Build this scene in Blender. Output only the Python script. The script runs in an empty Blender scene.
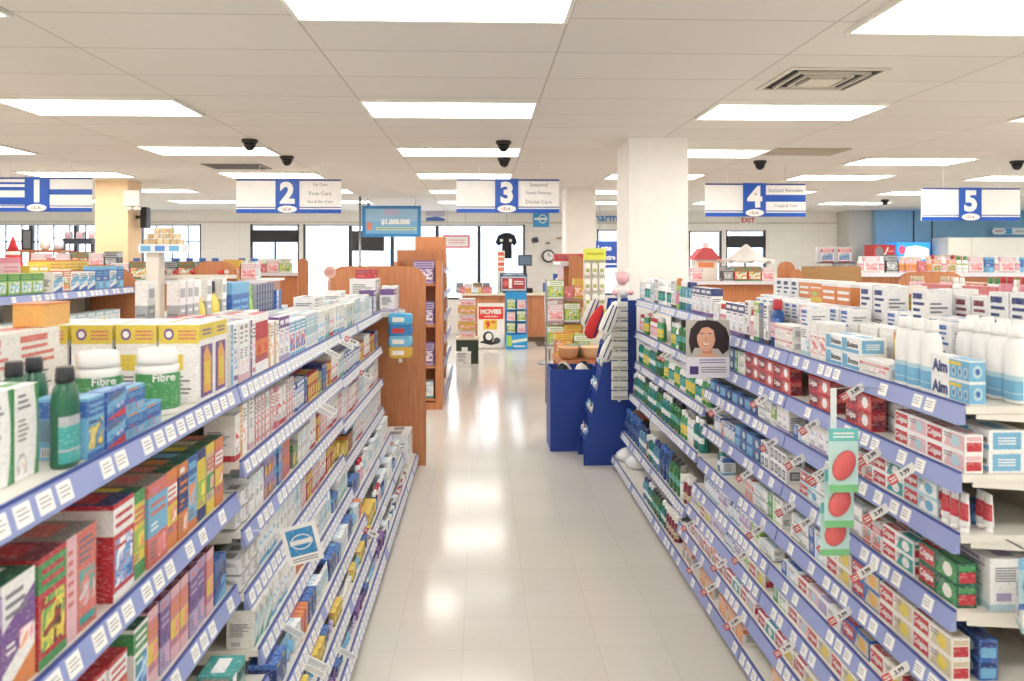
import bpy, math, random
from mathutils import Vector, Matrix

random.seed(11)
SC = bpy.context.scene
C = SC.collection
F, H = 790.0, 1.75            # focal length in pixels (1024 wide frame), eye height
V0 = 259.0
YAW = math.atan(30.0 / F)
ZC = 2.87                      # ceiling height
YB = 18.5                      # window wall
cy_, sy_ = math.cos(YAW), math.sin(YAW)


def ax(u, Y):
    """World X of the vertical plane through picture column u at distance Y down the shop."""
    k = (u - 512.0) / F
    return Y * (sy_ + k * cy_) / (cy_ - k * sy_)


def az(v, Y, X=0.0):
    return H - (v - V0) * (X * sy_ + Y * cy_) / F


def S(c):
    c = c.lstrip('#')
    out = []
    for i in (0, 2, 4):
        x = int(c[i:i + 2], 16) / 255.0
        out.append(x / 12.92 if x <= 0.04045 else ((x + 0.055) / 1.055) ** 2.4)
    return (*out, 1.0)


# ------------------------------------------------------------------ materials
MATS = {}


def new_mat(name):
    m = bpy.data.materials.new(name)
    m.use_nodes = True
    nt = m.node_tree
    return m, nt, nt.nodes['Principled BSDF']


def mat(hexc, rough=0.45, metal=0.0, kind='', var=0.05):
    key = (hexc, rough, metal, kind)
    if key in MATS:
        return MATS[key]
    m, nt, b = new_mat((kind or 'paint') + '_' + hexc)
    b.inputs['Roughness'].default_value = rough
    b.inputs['Metallic'].default_value = metal
    col = S(hexc)
    if kind in ('card', 'plastic', 'liquid'):
        q = .92 if hexc in ('f4f5f6', 'ecebe6') else .83
        col = tuple(c * q for c in col[:3]) + (1.0,)
    tc = nt.nodes.new('ShaderNodeTexCoord')
    nz = nt.nodes.new('ShaderNodeTexNoise')
    nz.inputs['Scale'].default_value = 9.0
    nz.inputs['Detail'].default_value = 2.0
    nt.links.new(tc.outputs['Object'], nz.inputs['Vector'])
    mx = nt.nodes.new('ShaderNodeMix')
    mx.data_type = 'RGBA'
    mx.inputs[6].default_value = tuple(min(1, c * (1 - var)) for c in col[:3]) + (1,)
    mx.inputs[7].default_value = tuple(min(1, c * (1 + var)) for c in col[:3]) + (1,)
    nt.links.new(nz.outputs['Fac'], mx.inputs[0])
    nt.links.new(mx.outputs[2], b.inputs['Base Color'])
    if kind == 'card':      # small print: broken horizontal lines of lighter and darker ink
        mp = nt.nodes.new('ShaderNodeMapping')
        mp.inputs['Scale'].default_value = (80, 80, 260)
        n2 = nt.nodes.new('ShaderNodeTexNoise')
        n2.inputs['Scale'].default_value = 1.0
        n2.inputs['Detail'].default_value = 1.5
        nt.links.new(tc.outputs['Object'], mp.inputs['Vector'])
        nt.links.new(mp.outputs['Vector'], n2.inputs['Vector'])
        cr = nt.nodes.new('ShaderNodeValToRGB')
        lum = .3 * col[0] + .6 * col[1] + .1 * col[2]
        ink = tuple(c * .55 + .06 for c in col[:3]) if lum > .3 else tuple(c * .55 + .4 for c in col[:3])
        e = cr.color_ramp.elements
        e[0].position, e[0].color = .0, (0, 0, 0, 1)
        e[1].position, e[1].color = .57, (0, 0, 0, 1)
        e.new(.62).color = (.42, .42, .42, 1)
        nt.links.new(n2.outputs['Fac'], cr.inputs['Fac'])
        m2 = nt.nodes.new('ShaderNodeMix')
        m2.data_type = 'RGBA'
        m2.inputs[7].default_value = (*ink, 1)
        nt.links.new(cr.outputs['Color'], m2.inputs[0])
        nt.links.new(mx.outputs[2], m2.inputs[6])
        nt.links.new(m2.outputs[2], b.inputs['Base Color'])
    if kind == 'clear':
        b.inputs['Transmission Weight'].default_value = 0.9
        b.inputs['IOR'].default_value = 1.3
    if kind == 'liquid':
        b.inputs['Transmission Weight'].default_value = 0.45
        b.inputs['IOR'].default_value = 1.33
    MATS[key] = m
    return m


def photo_mat(cols):
    """Printed picture: soft blotches of the palette's colours."""
    key = ('photo',) + tuple(cols)
    if key in MATS:
        return MATS[key]
    m, nt, b = new_mat('printed_picture')
    tc = nt.nodes.new('ShaderNodeTexCoord')
    nz = nt.nodes.new('ShaderNodeTexNoise')
    nz.inputs['Scale'].default_value = 22.0
    nz.inputs['Detail'].default_value = 3.0
    nz.inputs['Distortion'].default_value = 1.2
    cr = nt.nodes.new('ShaderNodeValToRGB')
    e = cr.color_ramp.elements
    n = len(cols)
    ps = [.34 + .34 * i / (n - 1) for i in range(n)]
    e[0].position, e[0].color = ps[0], S(cols[0])
    e[1].position, e[1].color = ps[-1], S(cols[-1])
    for p, c in list(zip(ps, cols))[1:-1]:
        e.new(p).color = S(c)
    nt.links.new(tc.outputs['Object'], nz.inputs['Vector'])
    nt.links.new(nz.outputs['Fac'], cr.inputs['Fac'])
    nt.links.new(cr.outputs['Color'], b.inputs['Base Color'])
    b.inputs['Roughness'].default_value = .4
    MATS[key] = m
    return m


def emit(hexc, strength, name):
    key = (hexc, strength, 'emit')
    if key in MATS:
        return MATS[key]
    m, nt, b = new_mat(name)
    b.inputs['Base Color'].default_value = S(hexc)
    b.inputs['Emission Color'].default_value = S(hexc)
    b.inputs['Emission Strength'].default_value = strength
    MATS[key] = m
    return m


def wood_mat(name, c1, c2, rough=0.4, scale=(3, 3, 30)):
    m, nt, b = new_mat(name)
    tc = nt.nodes.new('ShaderNodeTexCoord')
    mp = nt.nodes.new('ShaderNodeMapping')
    mp.inputs['Scale'].default_value = scale
    nz = nt.nodes.new('ShaderNodeTexNoise')
    nz.inputs['Scale'].default_value = 2.0
    nz.inputs['Detail'].default_value = 6.0
    cr = nt.nodes.new('ShaderNodeValToRGB')
    cr.color_ramp.elements[0].position = 0.3
    cr.color_ramp.elements[0].color = S(c1)
    cr.color_ramp.elements[1].position = 0.7
    cr.color_ramp.elements[1].color = S(c2)
    nt.links.new(tc.outputs['Object'], mp.inputs['Vector'])
    nt.links.new(mp.outputs['Vector'], nz.inputs['Vector'])
    nt.links.new(nz.outputs['Fac'], cr.inputs['Fac'])
    nt.links.new(cr.outputs['Color'], b.inputs['Base Color'])
    b.inputs['Roughness'].default_value = rough
    return m


def grid_mat(name, c1, c2, mortar, bw, bh, msize, rough, offx=0.0, offy=0.0, noise=0.0, spec=0.5, bump=0.0, vert=False):
    """Square tile grid in object space (floor tiles, ceiling tiles, wall blocks)."""
    m, nt, b = new_mat(name)
    tc = nt.nodes.new('ShaderNodeTexCoord')
    mp = nt.nodes.new('ShaderNodeMapping')
    mp.inputs['Location'].default_value = (offx, offy, 0)
    if vert:
        mp.inputs['Rotation'].default_value = (math.radians(90), 0, 0)
    br = nt.nodes.new('ShaderNodeTexBrick')
    br.offset = 0.0
    br.inputs['Scale'].default_value = 1.0
    br.inputs['Brick Width'].default_value = bw
    br.inputs['Row Height'].default_value = bh
    br.inputs['Mortar Size'].default_value = msize
    br.inputs['Mortar Smooth'].default_value = 0.2
    br.inputs['Color1'].default_value = S(c1)
    br.inputs['Color2'].default_value = S(c2)
    br.inputs['Mortar'].default_value = S(mortar)
    nt.links.new(tc.outputs['Object'], mp.inputs['Vector'])
    nt.links.new(mp.outputs['Vector'], br.inputs['Vector'])
    nz = nt.nodes.new('ShaderNodeTexNoise')
    nz.inputs['Scale'].default_value = 40.0 if noise > 0.05 else 3.0
    nz.inputs['Detail'].default_value = 5.0
    nt.links.new(tc.outputs['Object'], nz.inputs['Vector'])
    mx = nt.nodes.new('ShaderNodeMix')
    mx.data_type = 'RGBA'
    mx.blend_type = 'MULTIPLY'
    mx.inputs[0].default_value = 1.0
    rp = nt.nodes.new('ShaderNodeMapRange')
    rp.inputs[3].default_value = 1.0 - noise
    rp.inputs[4].default_value = 1.0
    nt.links.new(nz.outputs['Fac'], rp.inputs[0])
    nt.links.new(br.outputs['Color'], mx.inputs[6])
    nt.links.new(rp.outputs[0], mx.inputs[7])
    nt.links.new(mx.outputs[2], b.inputs['Base Color'])
    b.inputs['Roughness'].default_value = rough
    b.inputs['Specular IOR Level'].default_value = spec
    if bump:
        bp = nt.nodes.new('ShaderNodeBump')
        bp.inputs['Strength'].default_value = bump
        bp.inputs['Distance'].default_value = 0.004
        nz2 = nt.nodes.new('ShaderNodeTexNoise')
        nz2.inputs['Scale'].default_value = 5.0
        nt.links.new(tc.outputs['Object'], nz2.inputs['Vector'])
        nt.links.new(nz2.outputs['Fac'], bp.inputs['Height'])
        nt.links.new(bp.outputs['Normal'], b.inputs['Normal'])
    return m


WHITE, OFFW = 'f3f3f1', 'e9e5da'
WOOD = wood_mat('cherry_wood', '9f5c3a', 'b67850', scale=(22, 22, 2))
WOODF = wood_mat('orange_wood', 'b5734c', 'c6875e', scale=(22, 22, 2))
M_SHELF = mat('dedbd3', 0.35, kind='shelf_enamel')
M_RAIL = mat('8c98c8', 0.3, kind='rail_plastic')
M_RAILW = mat('dfe1ea', 0.3, kind='rail_plastic')
M_RAILD = mat('34478f', 0.3, kind='rail_plastic')
M_TAG = mat('efefec', 0.45, kind='tag_paper')
M_INK = mat('8b8d96', 0.6, kind='ink')
M_PEG = mat('bdb6a6', 0.55, kind='pegboard')
M_METAL = mat('a9abad', 0.3, 0.8, 'steel')
M_BLACK = mat('1c1d20', 0.35, kind='black_plastic')


# ------------------------------------------------------------------ mesh builder
_TXT = {}


def text_polys(s, bold=0.0):
    key = (s, bold)
    if key in _TXT:
        return _TXT[key]
    cu = bpy.data.curves.new('t', 'FONT')
    cu.body = s
    cu.size = 1.0
    cu.offset = bold
    cu.resolution_u = 3
    cu.align_x = 'CENTER'
    ob = bpy.data.objects.new('t', cu)
    C.objects.link(ob)
    dg = bpy.context.evaluated_depsgraph_get()
    dg.update()
    me = ob.evaluated_get(dg).to_mesh()
    vs = [(v.co.x, v.co.y) for v in me.vertices]
    fs = [tuple(p.vertices) for p in me.polygons]
    ob.evaluated_get(dg).to_mesh_clear()
    bpy.data.objects.remove(ob)
    bpy.data.curves.remove(cu)
    x0, x1 = min(v[0] for v in vs), max(v[0] for v in vs)
    y0, y1 = min(v[1] for v in vs), max(v[1] for v in vs)
    vs = [((x - (x0 + x1) / 2), (y - (y0 + y1) / 2)) for x, y in vs]
    _TXT[key] = (vs, fs, x1 - x0, y1 - y0)
    return _TXT[key]


class MB:
    def __init__(self):
        self.v, self.f, self.m, self.s, self.mats = [], [], [], [], []

    def mi(self, m):
        if m not in self.mats:
            self.mats.append(m)
        return self.mats.index(m)

    def face(self, pts, m, smooth=False):
        b = len(self.v)
        self.v.extend(tuple(p) for p in pts)
        self.f.append(tuple(range(b, b + len(pts))))
        self.m.append(self.mi(m))
        self.s.append(smooth)
        return self

    def box(self, x0, y0, z0, x1, y1, z1, m, top=None, ends=None, bev=0.0):
        """bev: chamfer of the vertical and top edges."""
        if bev:
            b = bev
            ring = lambda i, z: [(x0 + i + b, y0 + i, z), (x1 - i - b, y0 + i, z), (x1 - i, y0 + i + b, z), (x1 - i, y1 - i - b, z), (x1 - i - b, y1 - i, z), (x0 + i + b, y1 - i, z), (x0 + i, y1 - i - b, z), (x0 + i, y0 + i + b, z)]
            self.rings([ring(0, z0), ring(0, z1 - b), ring(b * 0.7, z1)], m, False)
            return self
        P = [(x0, y0, z0), (x1, y0, z0), (x1, y1, z0), (x0, y1, z0), (x0, y0, z1), (x1, y0, z1), (x1, y1, z1), (x0, y1, z1)]
        b = len(self.v)
        self.v.extend(P)
        for k, q in enumerate(((0, 3, 2, 1), (4, 5, 6, 7), (0, 1, 5, 4), (2, 3, 7, 6), (1, 2, 6, 5), (3, 0, 4, 7))):
            self.f.append(tuple(b + i for i in q))
            mm = m
            if k == 1 and top:
                mm = top
            if k in (4, 5) and ends:
                mm = ends
            self.m.append(self.mi(mm))
            self.s.append(False)
        return self

    def rings(self, rs, m, smooth=True, caps=True):
        n = len(rs[0])
        b = len(self.v)
        for r in rs:
            self.v.extend(tuple(p) for p in r)
        mi = self.mi(m)
        for k in range(len(rs) - 1):
            for i in range(n):
                j = (i + 1) % n
                self.f.append((b + k * n + i, b + k * n + j, b + (k + 1) * n + j, b + (k + 1) * n + i))
                self.m.append(mi)
                self.s.append(smooth)
        if caps:
            self.f.append(tuple(b + i for i in reversed(range(n))))
            self.m.append(mi)
            self.s.append(False)
            self.f.append(tuple(b + (len(rs) - 1) * n + i for i in range(n)))
            self.m.append(mi)
            self.s.append(False)
        return self

    def lathe(self, prof, m, n=14, cx=0.0, cy=0.0, sx=1.0, sy=1.0, p=2.0, smooth=True):
        rs = []
        for r, z in prof:
            ring = []
            for i in range(n):
                a = 2 * math.pi * (i + 0.5) / n
                ca, sa = math.cos(a), math.sin(a)
                k = (abs(ca) ** p + abs(sa) ** p) ** (-1.0 / p)
                ring.append((cx + r * k * ca * sx, cy + r * k * sa * sy, z))
            rs.append(ring)
        return self.rings(rs, m, smooth)

    def prism(self, poly, y0, y1, m, axis='y'):
        """poly in (x, z), counter-clockwise seen from -Y; extruded along Y (or in (y, z) along X, or (x, y) along Z)."""
        if axis == 'y':
            a = [(x, y0, z) for x, z in poly]
            b = [(x, y1, z) for x, z in poly]
        elif axis == 'x':
            a = [(y1, x, z) for x, z in poly]
            b = [(y0, x, z) for x, z in poly]
        else:
            a = [(x, y, y1) for x, y in poly]
            b = [(x, y, y0) for x, y in poly]
        n = len(poly)
        self.face(a, m)
        self.face(list(reversed(b)), m)
        for i in range(n):
            j = (i + 1) % n
            self.face([a[j], a[i], b[i], b[j]], m)
        return self

    def tube(self, pts, r, m, n=6):
        rs = []
        pts = [Vector(p) for p in pts]
        for i, p in enumerate(pts):
            d = (pts[min(i + 1, len(pts) - 1)] - pts[max(i - 1, 0)]).normalized()
            a = d.orthogonal().normalized() if i == 0 else (a - d * a.dot(d)).normalized()
            b = d.cross(a)
            rr = r[i] if isinstance(r, (list, tuple)) else r
            rs.append([p + (a * math.cos(2 * math.pi * k / n) + b * math.sin(2 * math.pi * k / n)) * rr for k in range(n)])
        return self.rings(rs, m)

    def text(self, s, h, o, u, v, m, maxw=None, bold=0.0, slant=0.0):
        vs, fs, w, hh = text_polys(s, bold)
        k = h / hh
        kx = k
        if maxw and w * k > maxw:
            kx = maxw / w
        o, u, v = Vector(o), Vector(u).normalized(), Vector(v).normalized()
        b = len(self.v)
        self.v.extend(tuple(o + u * ((x + slant * y) * kx) + v * (y * k)) for x, y in vs)
        mi = self.mi(m)
        for f in fs:
            self.f.append(tuple(b + i for i in f))
            self.m.append(mi)
            self.s.append(False)
        return self

    def mesh(self, name, off=(0, 0, 0)):
        me = bpy.data.meshes.new(name)
        ox, oy, oz = off
        me.from_pydata([(x - ox, y - oy, z - oz) for x, y, z in self.v], [], self.f)
        for m in self.mats:
            me.materials.append(m)
        me.polygons.foreach_set('material_index', self.m)
        me.polygons.foreach_set('use_smooth', self.s)
        me.update()
        return me


class Fr:
    """A face of a box to print on: fractions of its width and height."""

    def __init__(self, mb, o, u, v):
        self.mb, self.o, self.u, self.v = mb, Vector(o), Vector(u), Vector(v)
        self.n = self.u.cross(self.v).normalized()

    def P(self, a, b, l=1):
        return self.o + self.u * a + self.v * b + self.n * (0.0005 * l)

    def rect(self, a0, b0, a1, b1, m, l=1):
        self.mb.face([self.P(a0, b0, l), self.P(a1, b0, l), self.P(a1, b1, l), self.P(a0, b1, l)], m)

    def poly(self, pts, m, l=1):
        self.mb.face([self.P(a, b, l) for a, b in pts], m)

    def oval(self, ca, cb, ra, rb, m, l=2, n=12):
        self.mb.face([self.P(ca + ra * math.cos(2 * math.pi * i / n), cb + rb * math.sin(2 * math.pi * i / n), l) for i in range(n)], m)

    def lines(self, a0, b0, a1, b1, n, m, l=2, rnd=None):
        for i in range(n):
            bb = b1 + (b0 - b1) * (i + 0.25) / n
            e = a1 if rnd is None else a0 + (a1 - a0) * rnd.uniform(0.55, 1)
            self.rect(a0, bb - (b1 - b0) / n * 0.45, e, bb, m, l)

    def text(self, s, ca, cb, h, m, l=3, maxw=0.9, bold=0.02, slant=0.0):
        self.mb.text(s, h * self.v.length, self.P(ca, cb, l), self.u, self.v, m, maxw * self.u.length, bold, slant)


def box_frames(mb, w, d, h):
    return (Fr(mb, (-w / 2, -d / 2, 0), (w, 0, 0), (0, 0, h)), Fr(mb, (-w / 2, d / 2, 0), (0, -d, 0), (0, 0, h)),
            Fr(mb, (w / 2, -d / 2, 0), (0, d, 0), (0, 0, h)), Fr(mb, (-w / 2, -d / 2, h), (w, 0, 0), (0, d, 0)))


# ------------------------------------------------------------------ things
def link(name, me, parent=None, loc=None, rotz=0.0):
    o = bpy.data.objects.new(name, me)
    C.objects.link(o)
    if parent is not None:
        o.parent = parent
    if loc is not None:
        o.location = loc
    if rotz:
        o.rotation_euler = (0, 0, rotz)
    return o


USED = set()


def tag(o, label, cat, group=None):
    nw = lambda t: len(t.replace(',', ' ').split())
    for a, b in ((' from near end', ' along'), (' with ', ', '), (' and ', '-'), (' toothpaste carton', ' carton'), (' brand block', ' block')):
        if nw(label) > 16:
            label = label.replace(a, b)
    k = label.lower()
    if k in USED and not group:
        raise ValueError('label twice: ' + label)
    if nw(label) > 16:
        raise ValueError('label long: ' + label)
    USED.add(k)
    o['label'] = label
    o['category'] = cat
    if group:
        o['group'] = group
    return o


def thing(name, label, cat, loc=(0, 0, 0), rotz=0.0, group=None):
    return tag(link(name, None, None, loc, rotz), label, cat, group)


def part(name, mb, root, label=None, world=True):
    """Child mesh of root; the builder's coordinates are world ones when world is set (root unrotated)."""
    off = root.location if world else (0, 0, 0)
    if world and root.parent is not None:
        off = root.parent.location
    o = link(name, mb.mesh(name, off), root)
    if label:
        o['label'] = label
    return o


def single(name, mb, label, cat, loc, group=None):
    """A thing that is one mesh, built in world coordinates around loc."""
    o = link(name, mb.mesh(name, loc), None, loc)
    return tag(o, label, cat, group)


def struct(name, mb):
    o = link(name, mb.mesh(name))
    o['kind'] = 'structure'
    return o


ORD = ('first second third fourth fifth sixth seventh eighth ninth tenth eleventh twelfth thirteenth fourteenth fifteenth sixteenth seventeenth '
       'eighteenth nineteenth twentieth').split()
for t in ('twenty', 'thirty', 'forty', 'fifty', 'sixty'):
    ORD += [t + '-' + x for x in ORD[:9]] + [{'twenty': 'thirtieth', 'thirty': 'fortieth', 'forty': 'fiftieth', 'fifty': 'sixtieth', 'sixty': 'seventieth'}[t]]

# ------------------------------------------------------------------ product designs
COL = dict(W='f4f5f6', O='ecebe6', R='c93a46', P='e391a4', C='dd7a72', A='e8935a', Y='f0da5c', G='4f9f62', D='2a6b52', T='45aaa8', L='7fbfe6',
           B='3d6fbe', N='33437f', U='7c589c', M='86384a', K='303238', S='b9bec4', E='9a9794', I='efc6d0', Q='bfe0ec', V='bcb0d8', H='dccfb2', X='a9d06a', J='f2ba68')



def cm(k):
    return mat(COL[k], 0.42, kind='card')


def pmx(k):
    return mat(COL[k], 0.3, kind='plastic')


class Design:
    pass


DZ = {}


def carton(key, name, desc, w, d, h, style, cols, top=None, word=None, cat='carton'):
    D = Design()
    D.key, D.name, D.desc, D.w, D.d, D.h, D.cat = key, name, desc, w, d, h, cat
    D.build = lambda: [(name, carton_mesh(D, style, cols, top, word))]
    D.meshes = None
    DZ[key] = D


def carton_mesh(D, style, cols, top, word):
    rnd = random.Random(D.key)
    w, d, h = D.w, D.d, D.h
    c = [cm(k) for k in cols] + [cm(cols[-1])] * 4
    pic = photo_mat([COL[k] for k in cols[1:4]] + [COL[cols[0]]]) if len(cols) >= 4 else c[-1]
    pic2 = photo_mat([COL[cols[-1]], COL[cols[0]], COL[cols[-2]]]) if len(cols) >= 3 else c[-1]
    bar = mat('4c4e58', .6, kind='ink')
    mb = MB()
    mb.box(-w / 2, -d / 2, 0, w / 2, d / 2, h, c[0], top=cm(top) if top else None)
    fr, le, ri, to = box_frames(mb, w, d, h)
    ink = mat('7d7e88', 0.6, kind='ink')
    if style == 'band':
        fr.rect(0, .74, 1, 1, c[1]); fr.rect(.12, .82, .88, .92, c[0], 2); fr.rect(0, 0, 1, .13, c[2]); fr.rect(.14, .33, .86, .62, pic2); fr.lines(.15, .16, .85, .29, 3, ink, 2, rnd); fr.lines(.2, .64, .8, .71, 1, c[1], 2)
        for s in (le, ri):
            s.rect(0, .74, 1, 1, c[1]); s.rect(0, 0, 1, .13, c[2])
    elif style == 'block':
        fr.rect(0, .36, 1, .84, c[1]); fr.lines(.12, .58, .88, .78, 2, c[0], 2); fr.rect(.5, .06, .92, .3, pic2); fr.lines(.12, .41, .6, .53, 2, c[3], 3, rnd); fr.lines(.1, .08, .42, .3, 4, ink, 2, rnd); fr.rect(.12, .87, .6, .94, c[2], 2)
        for s in (le, ri):
            s.rect(0, .36, 1, .84, c[1])
    elif style == 'diag':
        fr.poly([(0, .22), (1, .5), (1, .86), (0, .58)], c[1]); fr.lines(.1, .66, .9, .92, 3, ink, 2, rnd); fr.poly([(0, 0), (1, 0), (1, .3), (0, .04)], c[2]); fr.rect(.5, .34, .92, .52, pic2, 3); fr.lines(.12, .36, .44, .48, 2, c[0], 3, rnd)
    elif style == 'side':
        fr.rect(0, 0, .34, 1, c[1]); fr.rect(.42, .24, .94, .6, pic2); fr.lines(.42, .66, .94, .93, 4, ink, 2, rnd); fr.lines(.06, .3, .28, .9, 6, c[0], 2, rnd); fr.rect(.42, .06, .94, .14, c[3], 2)
        le.rect(.0, 0, 1, 1, c[1]) if rnd.random() < .3 else le.lines(.12, .2, .88, .85, 9, ink, 2, rnd)
    elif style == 'curve':
        for q, flip in ((fr, 0), (le, 0), (ri, 1)):
            pts = [(1, 0), (1, 1), (.8, 1), (.9, .75), (.93, .5), (.9, .25), (.8, 0)]
            q.poly([(1 - a, b) for a, b in pts][::-1] if flip else pts, c[1])
            q.lines(.12, .74, .7, .93, 3, ink, 2, rnd); q.lines(.12, .4, .66, .66, 5, c[3], 2, rnd); q.rect(.1, .06, .5, .28, pic2)
    elif style == 'stripes':
        for i, (b0, b1) in enumerate(((.86, 1), (.62, .8), (.3, .56), (0, .18))):
            fr.rect(0, b0, 1, b1, c[1 + i % 3])
        fr.lines(.12, .64, .85, .78, 2, c[0], 2); fr.rect(.4, .34, .9, .52, pic2, 3); fr.lines(.12, .2, .8, .28, 2, ink, 2, rnd)
        for s in (le, ri):
            s.rect(0, .86, 1, 1, c[1]); s.rect(0, 0, 1, .18, c[1])
    elif style == 'photo':
        fr.rect(0, .68, 1, .95, c[1]); fr.lines(.1, .72, .9, .91, 2, c[0], 2); fr.rect(.08, .14, .92, .62, pic); fr.lines(.14, .5, .6, .58, 1, c[0], 2); fr.rect(.6, .18, .86, .28, c[2], 3); fr.rect(.0, 0, 1, .09, c[1])
        for s in (le, ri):
            s.rect(0, .68, 1, .95, c[1])
    elif style == 'plain':
        fr.lines(.12, .62, .88, .86, 3, c[1], 2, rnd); fr.rect(0, 0, 1, .12, c[2]); fr.rect(.5, .16, .9, .34, pic2 if len(cols) > 3 else photo_mat([COL[cols[1]], COL[cols[2]], COL['W']]), 2); fr.lines(.12, .38, .8, .56, 4, ink, 2, rnd); fr.rect(.1, .88, .7, .95, c[1], 2)
        for s in (le, ri):
            s.lines(.12, .55, .88, .85, 6, ink, 2, rnd); s.rect(.15, .18, .5, .34, c[1]); s.rect(0, 0, 1, .12, c[2])
    elif style == 'paste':   # long toothpaste carton, brand block at one end
        fr.rect(.02, .14, .42, .88, c[1])
        if word:
            fr.text(word, .22, .51, .46, c[4] if len(cols) > 4 else cm('W'), 3, .36, .03)
        fr.poly([(.46, .1), (.98, .1), (.98, .9), (.6, .9)], c[2]); fr.oval(.76, .5, .12, .32, c[3], 2); fr.lines(.48, .56, .68, .86, 2, ink, 3)
        to.rect(.02, .14, .42, .86, c[1]); to.rect(.5, .2, .95, .8, c[2])
        if word:
            to.text(word, .22, .5, .42, cm('W'), 3, .36, .03)
        for s in (le, ri):
            s.rect(.08, .12, .92, .6, c[1]); s.rect(.08, .66, .92, .9, c[2])
    elif style == 'wordpaste':  # brand word on white, colour block at the near end
        fr.text(word, .24, .5, .6, c[1], 2, .42, .05)
        fr.rect(.5, .06, 1, .94, c[2]); fr.rect(.48, .7, .8, .86, c[3], 2)
        for a in (.62, .78, .92):
            fr.oval(a, .42, .055, .26, c[4], 3); fr.oval(a, .42, .025, .14, cm('B'), 4)
        to.rect(.5, 0, 1, 1, c[2])
        for s in (le, ri):
            s.rect(0, .06, 1, .94, c[2])
            s.oval(.5, .5, .3, .3, c[4], 2); s.oval(.5, .5, .15, .15, cm('B'), 3)
    elif style == 'wordbox':
        fr.rect(0, .08, .3, .92, c[1]); fr.rect(.3, .08, 1, .3, c[2]); fr.text(word, .64, .58, .36, cm('K'), 2, .6, .02)
        for s in (le, ri):
            s.rect(.1, .1, .9, .9, c[2]); s.lines(.25, .3, .75, .7, 3, c[0], 2)
    elif style == 'codes':   # shelf-ready box ends with square codes
        for a in (.08, .55):
            fr.rect(a, .16, a + .36, .84, mat('6e7480', .6, kind='ink'))
            fr.lines(a + .06, .3, a + .3, .7, 4, c[0], 2)
        for s in (le, ri):
            s.rect(.2, .2, .8, .8, mat('6e7480', .6, kind='ink')); s.lines(.3, .3, .7, .7, 4, c[0], 2)
    elif style == 'yellow':
        fr.rect(0, .8, 1, 1, c[1]); fr.rect(.1, .05, .9, .72, c[2]); fr.poly([(.28, .1), (.8, .1), (.8, .55), (.5, .72), (.28, .6)], c[3], 2); fr.lines(.2, .84, .8, .94, 2, c[2], 2)
        fr.rect(.36, .2, .7, .5, c[1], 3)
        for s in (le, ri):
            s.rect(0, .76, 1, 1, c[1]); s.oval(.25, .88, .13, .075, c[2], 2); s.oval(.25, .88, .08, .045, c[0], 3); s.lines(.48, .8, .92, .94, 3, c[4], 2); s.rect(.1, .42, .6, .62, c[1]); s.lines(.12, .1, .88, .36, 5, ink, 2, rnd)
        to.rect(0, 0, 1, 1, c[1]) if False else None
    if style not in ('paste', 'wordpaste', 'yellow', 'codes', 'wordbox', 'plain', 'curve'):
        le.lines(.12, .3, .88, .66, 8, ink, 3, rnd) if style not in ('side', 'curve') else None
        le.rect(.15, .05, .55, .2, cm('W'), 3); [le.rect(.18 + .05 * i, .065, .2 + .05 * i, .185, bar, 4) for i in range(7)]
        ri.lines(.12, .2, .88, .66, 7, ink, 3, rnd)
    if style not in ('paste', 'wordpaste', 'codes'):
        to.rect(.15, .3, .85, .7, c[1] if not top else c[0], 1) if style != 'yellow' else to.rect(0, .1, 1, .9, c[0])
    return mb.mesh(D.name)


def bottle(key, name, desc, w, d, h, cols, shape='round', capf=.18, lab=(.15, .6), liquid=False, word=None, cat='bottle'):
    """cols: body, cap, label, label band."""
    D = Design()
    D.key, D.name, D.desc, D.w, D.d, D.h, D.cat = key, name, desc, w, d, h, cat
    D.build = lambda: bottle_meshes(D, cols, shape, capf, lab, liquid, word)
    D.meshes = None
    DZ[key] = D


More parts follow.
